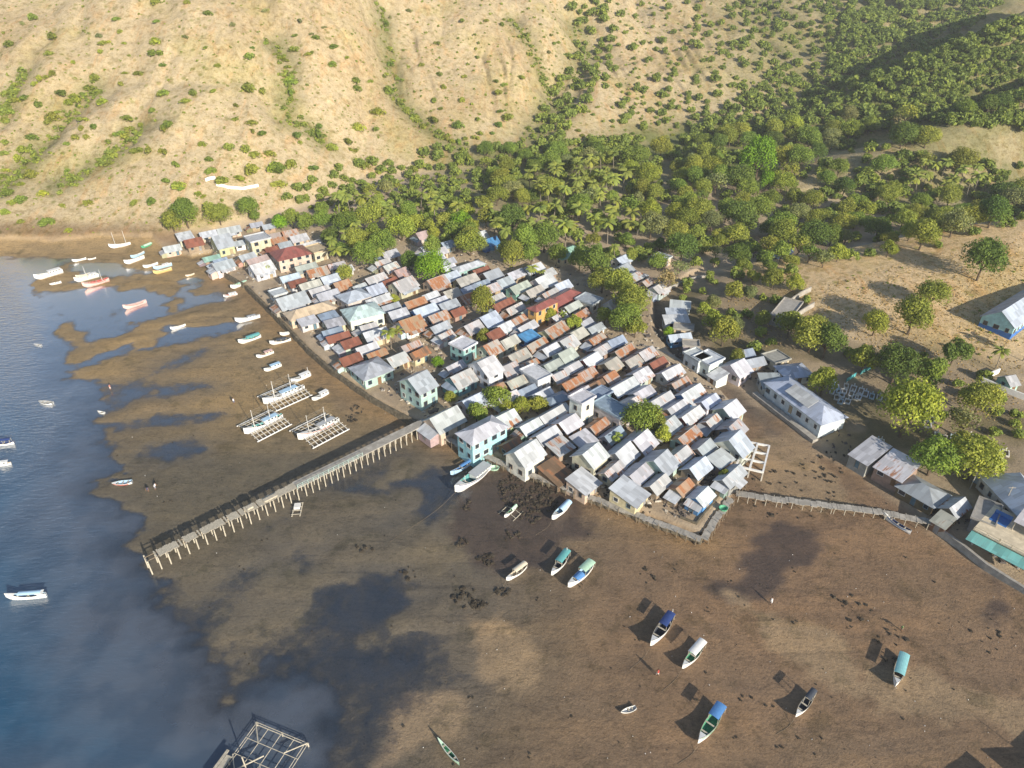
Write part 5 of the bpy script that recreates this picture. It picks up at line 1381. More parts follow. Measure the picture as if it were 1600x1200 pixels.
# ------------------------------------------------------------------ people
def person(u, v, label, top, legs, rz, stride=.18, bend=0.0):
    p = onground(u, v); root = thing('person', label, 'person', p, rz); s = math.sin(bend); c = math.cos(bend)
    V = [(0, 0, .92), (s * .28, 0, .92 + .28 * c), (s * .50, 0, .92 + .50 * c), (s * .60, 0, .92 + .60 * c), (s * .72 + .01, 0, .92 + .70 * c), (s * .78 + .02, 0, .92 + .80 * c)]
    E = [(0, 1), (1, 2), (2, 3), (3, 4), (4, 5)]; Rr = [.15, .14, .16, .06, .085, .07]
    for sd in (-1, 1):
        k = len(V); st = stride * sd
        V += [(0, sd * .10, .86), (st * .5 + .03, sd * .11, .48), (st, sd * .11, .08), (st + .14, sd * .12, .04)]; Rr += [.11, .075, .05, .045]; E += [(0, k), (k, k + 1), (k + 1, k + 2), (k + 2, k + 3)]
        k = len(V); sx, sz = s * .47, .92 + .47 * c
        V += [(sx, sd * .20, sz), (sx - st * .4 + .02, sd * .26, sz - .28), (sx - st * .7 + .10, sd * .25, sz - .52), (sx - st * .7 + .13, sd * .25, sz - .60)]; Rr += [.07, .05, .038, .04]; E += [(2, k), (k, k + 1), (k + 1, k + 2), (k + 2, k + 3)]
    me = bpy.data.meshes.new('body'); me.from_pydata(V, E, []); o = bpy.data.objects.new('body', me); C.objects.link(o); o.parent = root
    me.materials.append(M['skin']); sk = o.modifiers.new('skin', 'SKIN'); 
    for q, r_ in zip(me.skin_vertices[0].data, Rr): q.radius = (r_, r_ * (1.0 if r_ < .12 else .8))
    me.skin_vertices[0].data[0].use_root = True; sb = o.modifiers.new('sub', 'SUBSURF'); sb.levels = 1; sb.render_levels = 1
    def sleeve(name, pts, rr_, col):
        m = MB(); m.tube([Vector(V[i]) if isinstance(i, int) else Vector(i) for i in pts], rr_, 8); m.build(name, M['garment'], root, color=col)
    sleeve('shirt', [0, 1, 2, (s * .54, 0, .92 + .54 * c)], [.19, .18, .20, .10], top)
    m = MB()
    for sd in (-1, 1):
        k = 6 + (0 if sd < 0 else 8); m.tube([(0, sd * .05, .95), Vector(V[k]), Vector(V[k + 1])], [.12, .145, .10], 8)
    m.build('trousers', M['garment'], root, color=legs)
    m = MB(); h = Vector(V[5]); m.tube([h + Vector((-.03, 0, -.03)), h + Vector((-.02, 0, .05)), h + Vector((-.01, 0, .10))], [.098, .10, .04], 8); m.build('hair', M['garment'], root, color=(.02, .015, .012))
PEOPLE = [(1027, 1056, 'person in a red top walking on the open mud', (.55,.04,.04), (.6,.55,.5), 2.4, .25, 0), (1204, 944, 'person in pale clothes on the mud by the dark stain', (.75,.70,.66), (.6,.6,.6), 1.0, .2, .2),
          (1408, 985, 'person in green bending over the right mud', (.25,.38,.15), (.3,.25,.2), 4.0, .1, .9), (173, 609, 'person in red standing at the edge of the left mud bar', (.6,.25,.2), (.7,.6,.55), .5, .1, .1),
          (366, 631, 'person in white on the mud left of the outrigger boats', (.78,.76,.72), (.15,.15,.2), 2, .2, .3), (243, 765, 'person in white gathering on the left mud bar', (.75,.72,.7), (.3,.3,.35), 1.2, .15, .7), (232, 768, 'person in dark blue crouched on the left mud bar', (.08,.1,.2), (.1,.1,.15), 5, .1, .9),
          (1000, 972, None, 0, 0, 0, 0, 0)]
for q in PEOPLE:
    if q[2]: person(*q)
# ------------------------------------------------------------------ vegetation
def leaf_mesh(name, seed, n, lumps, rx, rz, zc, size, hollow=.72, droop=0.0, low=0.0):
    """crown of leaf sprays: unit radius, sits above z = 0"""
    g = np.random.default_rng(seed); Lc = []
    for k in range(lumps):
        t = g.uniform(0, 2 * math.pi); e = g.uniform(-.35 + low, 1.0); r = math.sqrt(max(0, 1 - e * e)) * g.uniform(.45, .95)
        Lc.append((r * math.cos(t) * rx * .72, r * math.sin(t) * rx * .72, zc + e * rz * .62, g.uniform(.26, .46) * rx))
    Lc = np.array(Lc); tint = g.uniform(.22, .78, lumps)
    pick = g.choice(lumps, n, p=Lc[:, 3] ** 2 / (Lc[:, 3] ** 2).sum())
    d = g.normal(size=(n, 3)); d[:, 2] += .35; d /= np.linalg.norm(d, axis=1)[:, None]
    rad = g.uniform(hollow, 1.08, n) ** .8; c = Lc[pick, :3] + d * (Lc[pick, 3] * rad)[:, None]
    nrm = d + g.normal(size=(n, 3)) * .55; nrm /= np.linalg.norm(nrm, axis=1)[:, None]
    a = np.cross(nrm, g.normal(size=(n, 3))); a /= np.linalg.norm(a, axis=1)[:, None]; b = np.cross(nrm, a)
    s = size * g.uniform(.55, 1.3, n)[:, None]; a = a * s; b = b * s * .62
    v = np.stack([c - a, c - b * .9 + a * .15, c + a, c + b], 1)
    v[:, :, 2] = np.maximum(v[:, :, 2], .02)
    tn = np.clip(tint[pick] + g.normal(size=n) * .12, 0, 1)
    return v, tn
def quads_to_mesh(name, v, tn, mat):
    n = len(v); me = bpy.data.meshes.new(name); me.vertices.add(n * 4); me.vertices.foreach_set('co', v.astype(np.float32).ravel())
    me.loops.add(n * 4); me.loops.foreach_set('vertex_index', np.arange(n * 4, dtype=np.int32)); me.polygons.add(n)
    me.polygons.foreach_set('loop_start', np.arange(0, n * 4, 4, dtype=np.int32)); me.polygons.foreach_set('loop_total', np.full(n, 4, np.int32))
    a = me.attributes.new('tint', 'FLOAT', 'POINT'); a.data.foreach_set('value', np.repeat(tn, 4).astype(np.float32)); me.materials.append(mat); me.update(); return me
def trunk_mesh(seed, h, lean=.1, r=.06, limbs=5):
    q = random.Random(seed); m = MB(); top = Vector((q.uniform(-lean, lean), q.uniform(-lean, lean), h)); mid = top * .5 + Vector((q.uniform(-.05, .05), q.uniform(-.05, .05), 0))
    m.tube([(0, 0, -.15), mid, top], [r, r * .8, r * .6], 6)
    for k in range(limbs):
        t = 6.28 * k / limbs + q.uniform(-.4, .4); m.tube([top * q.uniform(.75, 1), top + Vector((math.cos(t) * .28, math.sin(t) * .28, .28)), top + Vector((math.cos(t) * .6, math.sin(t) * .6, q.uniform(.35, .75)))], [r * .5, r * .35, r * .12], 5)
    return m.mesh('trunk', [M['bark']])
TREEV = []
for k in range(6):
    v, tn = leaf_mesh('crown', 100 + k, 2800, 17 + k % 3 * 6, 1.0, .80 + .14 * (k % 3), .95, .074); TREEV.append((quads_to_mesh('crown', v, tn, M['leaf']), trunk_mesh(k, .55)))
BIGV = []
for k in range(3):
    v, tn = leaf_mesh('crown', 130 + k, 5200, 34, 1.0, .85, .95, .052); BIGV.append((quads_to_mesh('crown', v, tn, M['leaf']), trunk_mesh(10 + k, .55, limbs=8)))
LOOSE = []
for k in range(3):
    v, tn = leaf_mesh('crown', 150 + k, 620, 16, 1.0, .8, .95, .085, hollow=.3); LOOSE.append((quads_to_mesh('crown', v, tn, M['leaf']), trunk_mesh(20 + k, .5, limbs=8)))
SHRUBV = []
for k in range(5):
    v, tn = leaf_mesh('shrub', 200 + k, 420, 8 + k, 1.0, .7, .35, .15, low=.2); SHRUBV.append(quads_to_mesh('shrub', v, tn, M['leaf']))
def bare_mesh(seed):
    q = random.Random(seed); m = MB()
    def grow(p, d, L, r, k):
        e = p + d * L; m.beam(p, e, r, 5, r * .6)
        if k: 
            for _ in range(4): grow(e, (d + Vector((q.uniform(-.8, .8), q.uniform(-.8, .8), q.uniform(-.1, .5)))).normalized(), L * .68, r * .55, k - 1)
    grow(Vector((0, 0, -.1)), Vector((0, 0, 1)), .5, .05, 4); return m.mesh('branches', [M['barebark']])
M['barebark'] = simple('dry_bark', (.36, .29, .22), .95, .3, 4, .05)
BARE = [bare_mesh(1), bare_mesh(2)]
def palm_meshes(seed):
    q = random.Random(seed); m = MB(); h = 1.0; bx, by = q.uniform(-.12, .12), q.uniform(-.12, .12)
    pts = [Vector((bx * t * t, by * t * t, -.05 + (h + .05) * t)) for t in (0, .25, .5, .75, 1)]; m.tube(pts, [.030, .023, .02, .018, .018], 6); tr = m.mesh('trunk', [M['palmtrunk']])
    V = []; T = []; top = pts[-1]; nf = 17
    for k in range(nf):
        t = 6.2832 * k / nf + q.uniform(-.2, .2); el = q.uniform(-.25, 1.05); dirh = Vector((math.cos(t), math.sin(t), 0)); p = top.copy(); L = q.uniform(.36, .46); seg = 7; tint = q.uniform(.25, .8) if el > -.05 else q.uniform(.8, 1)
        for s in range(seg):
            ang = el - (s / seg) * 1.45; d = dirh * math.cos(ang) + Vector((0, 0, math.sin(ang))); p2 = p + d * (L / seg); sdv = Vector((-dirh.y, dirh.x, 0)); w = .095 * math.sin(math.pi * (s + .7) / (seg + .8)) ; 
            for sg in (-1, 1):
                lo = sdv * sg * w + Vector((0, 0, -w * .55)) + d * .03
                V.append([p, p2, p2 + lo * (.9), p + lo]); T.append(tint)
            p = p2
    v = np.array([[list(c) for c in f] for f in V]); return quads_to_mesh('fronds', v, np.array(T), M['leaf']), tr
PALMV = [palm_meshes(k) for k in range(4)]
vr = random.Random(77)
GREENS = {'olive': (0.265, 0.302, 0.062), 'dark': (0.130, 0.196, 0.046), 'fresh': (0.205, 0.353, 0.030), 'yellow': (0.292, 0.348, 0.060), 'grey': (0.243, 0.274, 0.120), 'brown': (0.324, 0.257, 0.125), 'palm': (0.243, 0.291, 0.070), 'mid': (0.200, 0.279, 0.056)}
CNAME = {'olive': 'olive green', 'dark': 'dark green', 'fresh': 'bright fresh green', 'yellow': 'yellowish green', 'grey': 'dusty grey green', 'brown': 'dry brown', 'palm': 'yellow green', 'mid': 'green'}
tree_items, palm_items, shrub_items = [], [], []
def col_of(c):
    b = GREENS[c]; j = vr.uniform(.82, 1.18); return (b[0] * j * vr.uniform(.93, 1.07), b[1] * j, b[2] * j, 1)
def put(parent_name, meshes, names, loc, sc, color, cat, group):
    root = thing(parent_name, None, cat, loc, vr.uniform(0, 6.28), group, sc)
    for me, nm in zip(meshes, names):
        o = bpy.data.objects.new(nm, me); C.objects.link(o); o.parent = root; o.color = color
    return root
def tree(p, r, c, loose=False, k=1.0):
    me, tr = vr.choice(LOOSE if loose else (BIGV if r > 4.4 else TREEV))
    o = put('tree', (me, tr), ('crown', 'trunk'), (p.x, p.y, p.z - .1), (r, r * vr.uniform(.88, 1.12), r * k * vr.uniform(.8, 1.05)), col_of(c), 'tree', 'trees of the village and valley')
    tree_items.append((o, f"{'thin-crowned' if loose else 'dense'} {CNAME[c]} tree", p.x, p.y)); return o
def palm(p, h):
    me, tr = vr.choice(PALMV); f = vr.uniform(.85, 1.15)
    o = put('palm_tree', (me, tr), ('fronds', 'trunk'), (p.x, p.y, p.z - .05), (h * f, h * f, h), col_of('palm'), 'palm', 'coconut palms of the village')
    palm_items.append((o, 'coconut palm', p.x, p.y))
def shrub(p, r, c):
    me = vr.choice(SHRUBV); o = bpy.data.objects.new('shrub', me); C.objects.link(o); o.location = (p.x, p.y, p.z - .12); o.rotation_euler = (0, 0, vr.uniform(0, 6.28)); o.scale = (r * vr.uniform(.8, 1.45), r * vr.uniform(.7, 1.1), r * vr.uniform(.6, 1.15)); o.color = col_of(c)
    tag(o, None, 'shrub', 'shrubs on the dry slopes'); shrub_items.append((o, f"{CNAME[c]} shrub", p.x, p.y))
def foot(u, v, r_px, k=.9):
    """ground point under a crown seen round pixel (u, v) with radius r_px"""
    p = onground(u, v + r_px * k); 
    if p is None: return None, 0
    return p, r_px * (p - Vector((0, 0, CAMZ))).length / FPX
# trees one by one: crown centre, crown radius in the photo, colour
TREES = """640,410,14,dark 675,420,23,fresh 754,478,20,olive 756,525,12,olive 745,645,17,mid 778,622,20,mid 793,636,12,yellow 815,633,14,yellow 842,631,13,olive 1000,652,26,mid 1020,662,18,olive 1034,682,14,yellow 1130,745,10,yellow
925,420,22,dark 905,408,16,mid 940,440,20,olive 965,442,24,olive 985,470,26,olive 975,500,22,mid 992,512,17,olive 945,495,14,olive 895,506,12,yellow 860,495,10,yellow 705,620,9,olive 685,566,9,fresh 540,430,11,olive 615,468,8,yellow 417,422,9,yellow
1405,650,36,yellow 1420,630,22,olive 1450,716,30,mid 1512,722,30,olive 1392,578,24,dark 1346,566,19,olive 1262,525,28,olive 1285,540,22,dark 1232,512,17,olive 1450,592,19,mid 1520,630,23,olive 1498,690,14,olive 1526,418,23,dark 1450,465,19,olive 1417,500,25,olive 1362,508,19,yellow 1283,600,20,yellow 1484,556,17,dark
1128,524,19,olive 1112,505,17,yellow 1098,486,11,yellow 1143,456,15,olive 1238,444,13,yellow 1205,440,14,olive 1043,522,9,fresh 1170,460,12,grey 1190,500,12,olive 1150,560,10,olive 345,338,15,olive 295,340,18,mid 272,352,12,olive 391,328,14,mid 400,340,7,mid
440,350,11,fresh 460,347,12,olive 480,352,12,mid 505,345,14,mid 520,372,14,dark 545,350,18,mid 560,380,17,olive 575,405,18,mid 600,380,20,mid 628,358,20,yellow 640,335,15,mid 580,345,18,olive 535,392,13,dark 676,390,14,mid 720,350,16,fresh 735,380,22,olive 730,365,14,mid 800,350,20,dark 820,380,20,mid 850,375,22,mid 870,400,14,mid 790,395,16,olive 800,400,20,olive 830,400,16,mid 905,330,18,mid 760,345,14,olive
1180,262,24,fresh 1195,290,13,fresh 1165,300,14,mid 1445,140,1,dark"""
for t in TREES.split():
    u, v, r, c = t.split(','); u, v, r = float(u), float(v), float(r)
    if r < 4: continue
    p, rr_ = foot(u, v, r); tree(p, rr_ * 1.22, c, k=1.12)
for (u, v, r, c) in ((1498, 660, 26, 'grey'), (1500, 480 + 0, 1, 'grey'), (1270, 312, 14, 'brown'), (1040, 440, 22, 'brown'), (1060, 415, 18, 'grey'), (1320, 370, 14, 'grey')):
    if r < 4: continue
    p, rr_ = foot(u, v, r); tree(p, rr_, c, True)
    bo = bpy.data.objects.new('branches', vr.choice(BARE)); C.objects.link(bo); bo.parent = tree_items[-1][0]
def bare(u, v, r, lab):
    p, rr_ = foot(u, v, r); o = bpy.data.objects.new('bare_tree', vr.choice(BARE)); C.objects.link(o); o.location = p; o.scale = (rr_ * 1.0,) * 3; o.rotation_euler = (0, 0, vr.uniform(0, 6)); tag(o, lab, 'tree')
bare(660, 602, 9, 'leafless tree in the yard behind the mint green house'); bare(690, 600, 10, 'leafless tree between tin roofs right of the mint green house'); bare(680, 540, 9, 'leafless tree behind the brown-roofed hall'); bare(1228, 480, 10, 'leafless tree on the knoll below the ruined walls')
# palms: village ones and the groves
PALMS = [(612,528,15),(622,524,13),(965,686,12),(878,495,9),(830,425,12),(845,430,9),(590,400,14),(545,375,15),(530,400,14),(520,385,14),(560,360,14),(550,400,12),(1555,560,14),(1598,545,16),(890,360,14),(905,378,13),(960,395,14),(950,410,12)]
for u, v, r in PALMS:
    p = onground(u, v + r * 1.2)
    if p is not None: palm(p, r * 2.0 * (p - Vector((0, 0, CAMZ))).length / FPX)
# ------ scattered vegetation, drawn from zones of the photograph with a spacing that follows crown size
def inpoly(u, v, P):
    return sdpoly(np.array([u]), np.array([v]), np.array(P, float))[0] > 0
taken = []
house_xy = [(r['x'], r['y'], max(r['L'], r['W']) * .5) for r in house_objs]
def scatter(P, rad, n, fn, sep=.72, tries=14, avoid_house=2.0):
    us = [p[0] for p in P]; vs = [p[1] for p in P]; k = 0
    for _ in range(n * tries):
        if k >= n: break
        u, v = vr.uniform(min(us), max(us)), vr.uniform(min(vs), max(vs))
        if not inpoly(u, v, P): continue
        p = onground(u, v)
        if p is None or p.z < 1.0: continue
        R_ = rad()
        if any((p.x - x) ** 2 + (p.y - y) ** 2 < (sep * (R_ + q)) ** 2 for x, y, q in taken): continue
        if any((p.x - x) ** 2 + (p.y - y) ** 2 < (q + R_ * .6) ** 2 for x, y, q in house_xy): continue
        taken.append((p.x, p.y, R_)); fn(p, R_); k += 1
    return k
for o, l, x, y in tree_items: taken.append((x, y, o.scale[0] * .8))
pending = []          # trees still to be ranked by how large they show
def pend(c, loose=.12): return lambda p, r: pending.append((p, r, vr.choice(c), vr.random() < loose))
grove = lambda p, r: palm(p, vr.uniform(6.5, 9.5))
scatter([(495,335),(650,325),(770,345),(880,360),(900,400),(760,395),(640,345),(600,370),(560,345)], lambda: vr.uniform(2.2, 3), 26, grove, .7)
scatter([(820,290),(960,265),(985,300),(930,330),(830,335)], lambda: vr.uniform(2.0, 2.8), 34, grove, .62)
scatter([(1400,280),(1530,265),(1540,310),(1420,325)], lambda: vr.uniform(2.2, 3), 14, grove, .7)
scatter([(880,330),(980,330),(1000,380),(930,400)], lambda: vr.uniform(2.2, 3), 10, grove, .8)
scatter([(500,330),(640,325),(780,340),(900,365),(1010,385),(1045,430),(900,400),(780,400),(640,370),(560,390),(520,365)], lambda: vr.uniform(2.6, 4.6), 60, pend(('olive', 'mid', 'mid', 'yellow')), .72)
scatter([(740,270),(900,250),(1050,225),(1200,215),(1350,185),(1440,200),(1480,262),(1600,262),(1600,345),(1480,385),(1280,428),(1150,436),(1050,415),(930,370),(850,345),(760,320)], lambda: vr.choice((2.2, 3, 3.6, 4.4, 5.2, 6.4)) * vr.uniform(.85, 1.15), 430, pend(('olive', 'mid', 'mid', 'dark', 'olive', 'grey', 'yellow', 'olive')), .52, 14)
scatter([(1290,0),(1570,0),(1480,75),(1430,180),(1340,190),(1290,120)], lambda: vr.uniform(2.2, 5.8), 320, pend(('olive', 'mid', 'mid', 'dark')), .46, 14)
scatter([(1430,95),(1600,30),(1600,205),(1500,200),(1430,190)], lambda: vr.uniform(2, 5.2), 280, pend(('mid', 'dark', 'olive', 'mid')), .46, 14)
scatter([(1130,0),(1310,0),(1310,140),(1200,150)], lambda: vr.uniform(2.0, 4.6), 60, pend(('olive', 'mid', 'mid')), .72)
scatter([(1210,120),(1330,150),(1420,190),(1360,215),(1200,215),(1060,225),(1090,195)], lambda: vr.uniform(2.4, 4.6), 110, pend(('olive', 'mid', 'mid')), .6)
scatter([(840,190),(905,60),(885,0),(960,0),(960,70),(900,200),(860,240)], lambda: vr.uniform(2.2, 4.5), 60, pend(('mid', 'olive', 'grey')), .64)
scatter([(740,235),(880,225),(1000,220),(1010,255),(900,272),(770,290)], lambda: vr.uniform(2.4, 4.6), 80, pend(('mid', 'olive', 'grey')), .66)
scatter([(960,0),(1290,0),(1300,190),(1050,210),(950,200),(930,80)], lambda: vr.uniform(1.4, 3.8), 170, pend(('olive', 'mid', 'grey', 'olive')), .8)
scatter([(1030,430),(1250,425),(1270,520),(1200,560),(1150,540),(1090,500)], lambda: vr.uniform(1.6, 3.2), 26, pend(('olive', 'grey', 'yellow', 'brown'), .4), 1.0)
scatter([(1310,545),(1420,545),(1600,600),(1600,690),(1430,700)], lambda: vr.uniform(1.4, 2.6), 16, pend(('olive', 'grey', 'brown'), .4), 1.1)
scatter([(430,320),(470,285),(560,255),(700,232),(770,232),(800,300),(760,330),(640,330),(500,335)], lambda: vr.uniform(1.8, 4.0), 85, pend(('olive', 'mid', 'grey', 'olive')), .75)
show = lambda q: q[1] / (q[0] - Vector((0, 0, CAMZ))).length
pending.sort(key=show, reverse=True)
room = 298 - len(tree_items)
for p, r, c, l in pending[:room]: tree(p, r, c, l)
# the rest of the wood reads as one mass
def mass(name, lst, n, size, kindlabel, cat, trunk=True):
    VV, TT = [], []
    for i, (p, r, c, l) in enumerate(lst):
        v, tn = leaf_mesh('', 900 + i % 40, n, 12, 1.0, .85, .95 if trunk else .35, size); a = (i * 2.4) % 6.28; ca, sa = math.cos(a), math.sin(a)
        x = v[..., 0] * ca - v[..., 1] * sa; y = v[..., 0] * sa + v[..., 1] * ca
        VV.append(np.stack([x * r + p.x, y * r + p.y, v[..., 2] * r * .92 + p.z - (.4 * r if trunk else .1)], -1)); TT.append(np.clip(tn + {'dark': -.15, 'grey': .15, 'yellow': .2}.get(c, 0), 0, 1))
    if not VV: return
    o = bpy.data.objects.new(name, quads_to_mesh(name, np.concatenate(VV), np.concatenate(TT), M['leaf'])); C.objects.link(o); o.color = (.220, .280, .066, 1); tag(o, kindlabel, cat, None, 'stuff')
mass('far_wood', pending[room:], 330, .2, 'far trees of the wooded valleys reading as one mass', 'wood')
# shrubs read from the photograph
S1 = """155,85 545,90 965,65 250,175 460,170 555,150 575,200 490,200 465,240 230,250 45,215 725,255 950,220 340,290 580,335 645,345 445,365 560,390 190,370 245,345 165,390 215,358 275,435 175,490 470,480 760,435 740,440 860,470 900,435 990,420 1160,420 1220,430 710,515 780,585 760,600 385,555 580,555 430,590 375,600 350,640 400,635 310,665 380,440 350,470 270,520 230,570 250,555 320,480 420,410 150,640 110,700 90,740 30,790 20,820 150,820 100,850 310,795 505,760 550,620 600,600 580,630 650,580 500,660 640,705 755,705 690,700 815,765 940,675 1060,685 1095,555 1090,490 1165,570 1170,610 1220,620 1140,700 1180,720 1250,715 1275,780 1290,790 1170,800 1110,830 1025,840 985,800 965,745 770,840 825,865 845,875 920,900 940,910 1275,855 1300,860 1415,925 1390,930 1440,845 1450,785 1350,770 1370,630 1390,660 1480,590 1480,630 1540,690 410,940 290,950 625,940 700,945 880,1000 965,970 40,900 30,985 60,940 100,930 100,1025 230,1040 320,1065 200,900 1300,265 1330,310 1345,360 1340,410 1350,460 1320,280 1280,250 1360,230 1370,165 1390,100 1440,155 1500,125 1460,180 1430,250 1540,305 1540,220 1390,290 1230,200 1170,220 1155,265 1080,115 1235,50 870,15 720,15 730,100 860,170 720,200 1010,305 755,300 15,150 25,660 20,715 105,110 1335,375 1350,385 1345,435 50,520 20,560 80,470 120,455"""
S2 = """120,220 185,265 115,305 20,245 370,140 380,220 395,280 385,300 420,365 410,350 375,430 400,460 430,480 460,515 490,540 510,550 540,585 585,560 225,380 295,378 230,415 330,525 235,600 320,600 600,200 530,300 615,345 630,405 780,225 785,265 840,285 945,90 1020,160 900,115 830,95 720,95 725,355 585,470 620,505 720,470 885,430 870,375 915,395 990,360 790,550 890,515 930,550 880,580 470,50 385,80 365,120 355,190 700,590 600,630 640,645 670,655 700,660 730,640 780,640 860,615 800,620 745,745 705,735 1080,110 1130,160 1140,200 1190,250 530,725 190,660 200,690 230,700 120,685 300,740 270,770 330,800 400,780 440,780 490,790 500,830 250,850 170,830 160,900 90,900 330,890 420,860 490,865 370,860 640,850 720,840"""
for S, ox, sc in ((S1, 0, 2.963), (S2, 480, 2.963)):
    for t in S.split():
        x, y = map(float, t.split(',')); u, v = ox + x / sc, y / sc; p = onground(u, v + 2)
        if p is None: continue
        big_ = 1.0 if vr.random() < .65 else 1.5
        shrub(p, vr.uniform(1.4, 2.3) * big_ * (1.15 if v > 120 else .95), vr.choice(('olive', 'yellow', 'olive', 'mid') if v > 60 else ('olive', 'mid', 'grey'))); taken.append((p.x, p.y, 1.5))
more = []
def pshrub(p, r): more.append((p, r, vr.choice(('olive', 'mid', 'grey', 'yellow')), False))
scatter([(930,0),(1300,0),(1330,190),(1040,215),(900,225),(840,100)], lambda: vr.uniform(.7, 1.9), 170, pshrub, 1.0)
scatter([(620,0),(880,0),(870,210),(700,230),(600,120)], lambda: vr.uniform(.6, 1.3), 110, pshrub, 1.6)
scatter([(0,0),(620,0),(620,230),(500,330),(0,365)], lambda: vr.uniform(.4, 1.0), 110, pshrub, 2.0)
scatter([(1280,440),(1600,370),(1600,560),(1400,560)], lambda: vr.uniform(.25, .6), 60, pshrub, 2)
scatter([(460,300),(700,270),(960,250),(960,330),(740,340),(500,340)], lambda: vr.uniform(.8, 2.0), 90, pshrub, 1.0)
more.sort(key=show, reverse=True)
tiny = []
while len(tiny) < 1500:
    u, v = vr.uniform(-20, 1300), vr.uniform(-10, 370)
    if u > 620 and v > 240: continue
    p = onground(u, v)
    if p is None or p.z < 3.5: continue
    if fbm(np.array([p.x / 25]), np.array([p.y / 25]), 3, 300)[0] < vr.uniform(-.5, .3): continue
    tiny.append((p, vr.uniform(.22, .62), vr.choice(('olive', 'yellow', 'grey')), False))
room = 298 - len(shrub_items)
for p, r, c, _ in more[:room]: shrub(p, r, c)
for G, d_, w_ in GULLIES:
    for _ in range(95):
        k = vr.randrange(len(G) - 1); t = vr.random(); x = G[k][0] + (G[k + 1][0] - G[k][0]) * t + vr.gauss(0, w_ * .22); y = G[k][1] + (G[k + 1][1] - G[k][1]) * t + vr.gauss(0, w_ * .22)
        z = ground(x, y)
        if z > 3: tiny.append((Vector((x, y, z)), vr.choice((.6, .9, 1.2, 1.7)) * vr.uniform(.8, 1.2), vr.choice(('olive', 'mid', 'yellow')), False))
mass('hill_scrub', more[room:] + tiny, 46, .38, 'small scattered scrub dotting the dry slopes', 'scrub', False)
VM = LANDMARKS + [(n, p.x, p.y) for n, p in (('the white hillside enclosure', onground(360, 288)), ('the bright green valley tree', onground(1180, 285)), ('the blue knoll school', onground(1560, 510)), ('the dark knoll tree', onground(1526, 440)), ('the hilltop left corner', onground(60, 30)), ('the wooded gully head', onground(905, 60)), ('the top centre edge', onground(640, 8)), ('the shaded valley', onground(1440, 130)), ('the far palm grove', onground(890, 320)), ('the bare right knoll', onground(1530, 235)), ('the far beach', onground(60, 375)), ('the reed gully', onground(445, 130)))] + TM
single_out(tree_items, VM); single_out(palm_items, VM); single_out(shrub_items, VM)
# ------------------------------------------------------------------ what nobody could count: rocks, litter, dry tufts
def clutter(name, lst, label, cat, mat):
    """lst: (x, y, z, sx, sy, sz, rot)"""
    m = MB()
    for x, y, z, a, b, h, t in lst:
        ca, sa = math.cos(t), math.sin(t); q = [(x + ca * i - sa * j, y + sa * i + ca * j) for i, j in ((-a, -b), (a, -b), (a, b), (-a, b))]
        k = vr.uniform(.5, .95); cx, cy = x, y
        m.hexa([(p[0], p[1], z - .15) for p in q], [(cx + (p[0] - cx) * k, cy + (p[1] - cy) * k, z + h * vr.uniform(.7, 1.2)) for p in q])
    return tag(m.build(name, mat), label, cat, None, 'stuff')
rk = []
def rocks(u, v, r, n, smin=.12, smax=.42):
    for _ in range(n):
        a, d = vr.uniform(0, 6.28), r * math.sqrt(vr.random()); p = at(u + d * 1.25 * math.cos(a), v + d * .8 * math.sin(a), 0); g = ground(p.x, p.y)
        if g > -.25: s = vr.uniform(smin, smax); rk.append((p.x, p.y, g, s, s * vr.uniform(.5, 1), s * vr.uniform(.5, 1.0), vr.uniform(0, 6)))
rocks(825, 768, 38, 260); rocks(850, 790, 16, 50)
for u, v, r, n in ((760,875,12,30),(727,935,20,26),(745,945,10,20),(785,925,9,22),(730,790,10,10),(800,840,12,16),(830,808,14,28),(722,850,8,10),(640,895,14,12),(570,860,10,8),(1010,900,18,6),(560,640,10,14),(548,655,8,14),(880,745,16,40),(940,770,18,40),(1000,800,16,30),(1090,845,10,16),(1330,950,30,14),(1230,770,60,40),(1290,730,30,25),(1400,1010,40,14),(1550,1000,40,12)): rocks(u, v, r, n)
for _ in range(170):
    u, v = vr.uniform(170, 1590), vr.uniform(590, 1195); rocks(u, v, 6, vr.choice((1, 1, 1, 2, 4)), .06, .22)
clutter('mud_rocks', rk, 'dark stones and weed clumps scattered over the bare mud', 'stones', M['rockdark'] if 'rockdark' in M else M['darkwood'])
lt = []
def litter(P, n, base_px=True):
    us = [p[0] for p in P]; vs = [p[1] for p in P]
    for _ in range(n * 3):
        u, v = vr.uniform(min(us), max(us)), vr.uniform(min(vs), max(vs))
        if not inpoly(u, v, P): continue
        p = onground(u, v)
        if p is None or p.z < .5: continue
        s = vr.uniform(.12, .5) * vr.choice((1, 1, 1, 1.6)); lt.append((p.x, p.y, p.z, s, vr.choice((.06, .12, s)), vr.uniform(.1, .5), vr.uniform(0, 6)))
VP = [(260,385),(500,360),(760,390),(1000,440),(1040,530),(1150,620),(1160,740),(1120,790),(1060,810),(880,745),(680,660),(560,590),(430,480),(340,410)]
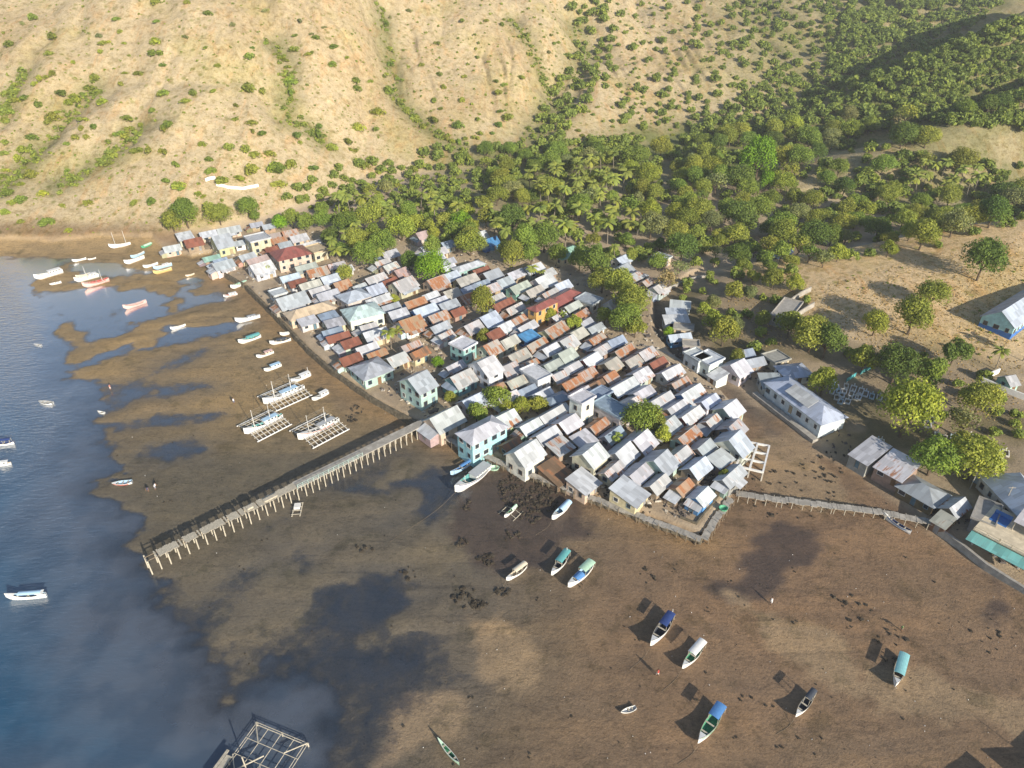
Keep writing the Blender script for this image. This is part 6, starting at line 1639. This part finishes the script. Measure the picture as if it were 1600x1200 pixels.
litter(VP, 2400); litter([(1010,770),(1120,740),(1130,770),(1070,810)], 160); litter([(1080,560),(1200,560),(1330,680),(1330,720),(1200,640)], 150); litter([(1330,720),(1500,800),(1600,880),(1560,900),(1400,790)], 160)
h1 = len(lt) // 2
clutter('pale_litter', lt[:h1], 'pale planks, crates and rubbish lying between the houses', 'litter', simple('pale_litter', (.55, .50, .42), .8, .4, 1.2))
clutter('dark_litter', lt[h1:], 'dark timber and rubbish lying between the houses', 'litter', simple('dark_litter', (.14, .12, .11), .85, .5, 1.2))
wl = []
for _ in range(150):
    u, v = vr.uniform(200, 1590), vr.uniform(600, 1190); p = at(u, v, 0); g = ground(p.x, p.y)
    if .08 < g < .6: s = vr.uniform(.03, .08); wl.append((p.x, p.y, max(g, 0), s, s * .6, .12, vr.uniform(0, 6)))
clutter('shell_litter', wl, 'white shells and scraps scattered on the mud', 'litter', M['white'])
# grass tufts on the near knoll
tf = []
g_ = np.random.default_rng(5)
for P, n in (([(1265,455),(1400,410),(1600,372),(1600,540),(1420,560),(1290,520)], 2600), ([(1130,470),(1260,450),(1270,520),(1150,560)], 500), ([(1380,560),(1600,560),(1600,680),(1500,640)], 400)):
    P_ = np.array(P, float); k = 0
    while k < n:
        u, v = vr.uniform(P_[:, 0].min(), P_[:, 0].max()), vr.uniform(P_[:, 1].min(), P_[:, 1].max())
        if not inpoly(u, v, P): continue
        p = onground(u, v); k += 1
        if p is None: continue
        s = vr.uniform(.09, .24)
        for q in range(3):
            a = vr.uniform(0, 6.28); dx, dy = math.cos(a) * s, math.sin(a) * s; tf.append([(p.x - dx, p.y - dy, p.z - .05), (p.x + dx, p.y + dy, p.z - .05), (p.x + dx * .8 - dy * .4, p.y + dy * .8 + dx * .4, p.z + s * 1.2), (p.x - dx * .7 - dy * .4, p.y - dy * .7 + dx * .4, p.z + s * 1.1)])
o = bpy.data.objects.new('dry_grass', quads_to_mesh('dry_grass', np.array(tf), g_.uniform(.2, .9, len(tf)), M['leaf'])); C.objects.link(o); o.color = (.46, .36, .20, 1); tag(o, 'dry tussock grass on the right knoll', 'grass', None, 'stuff')
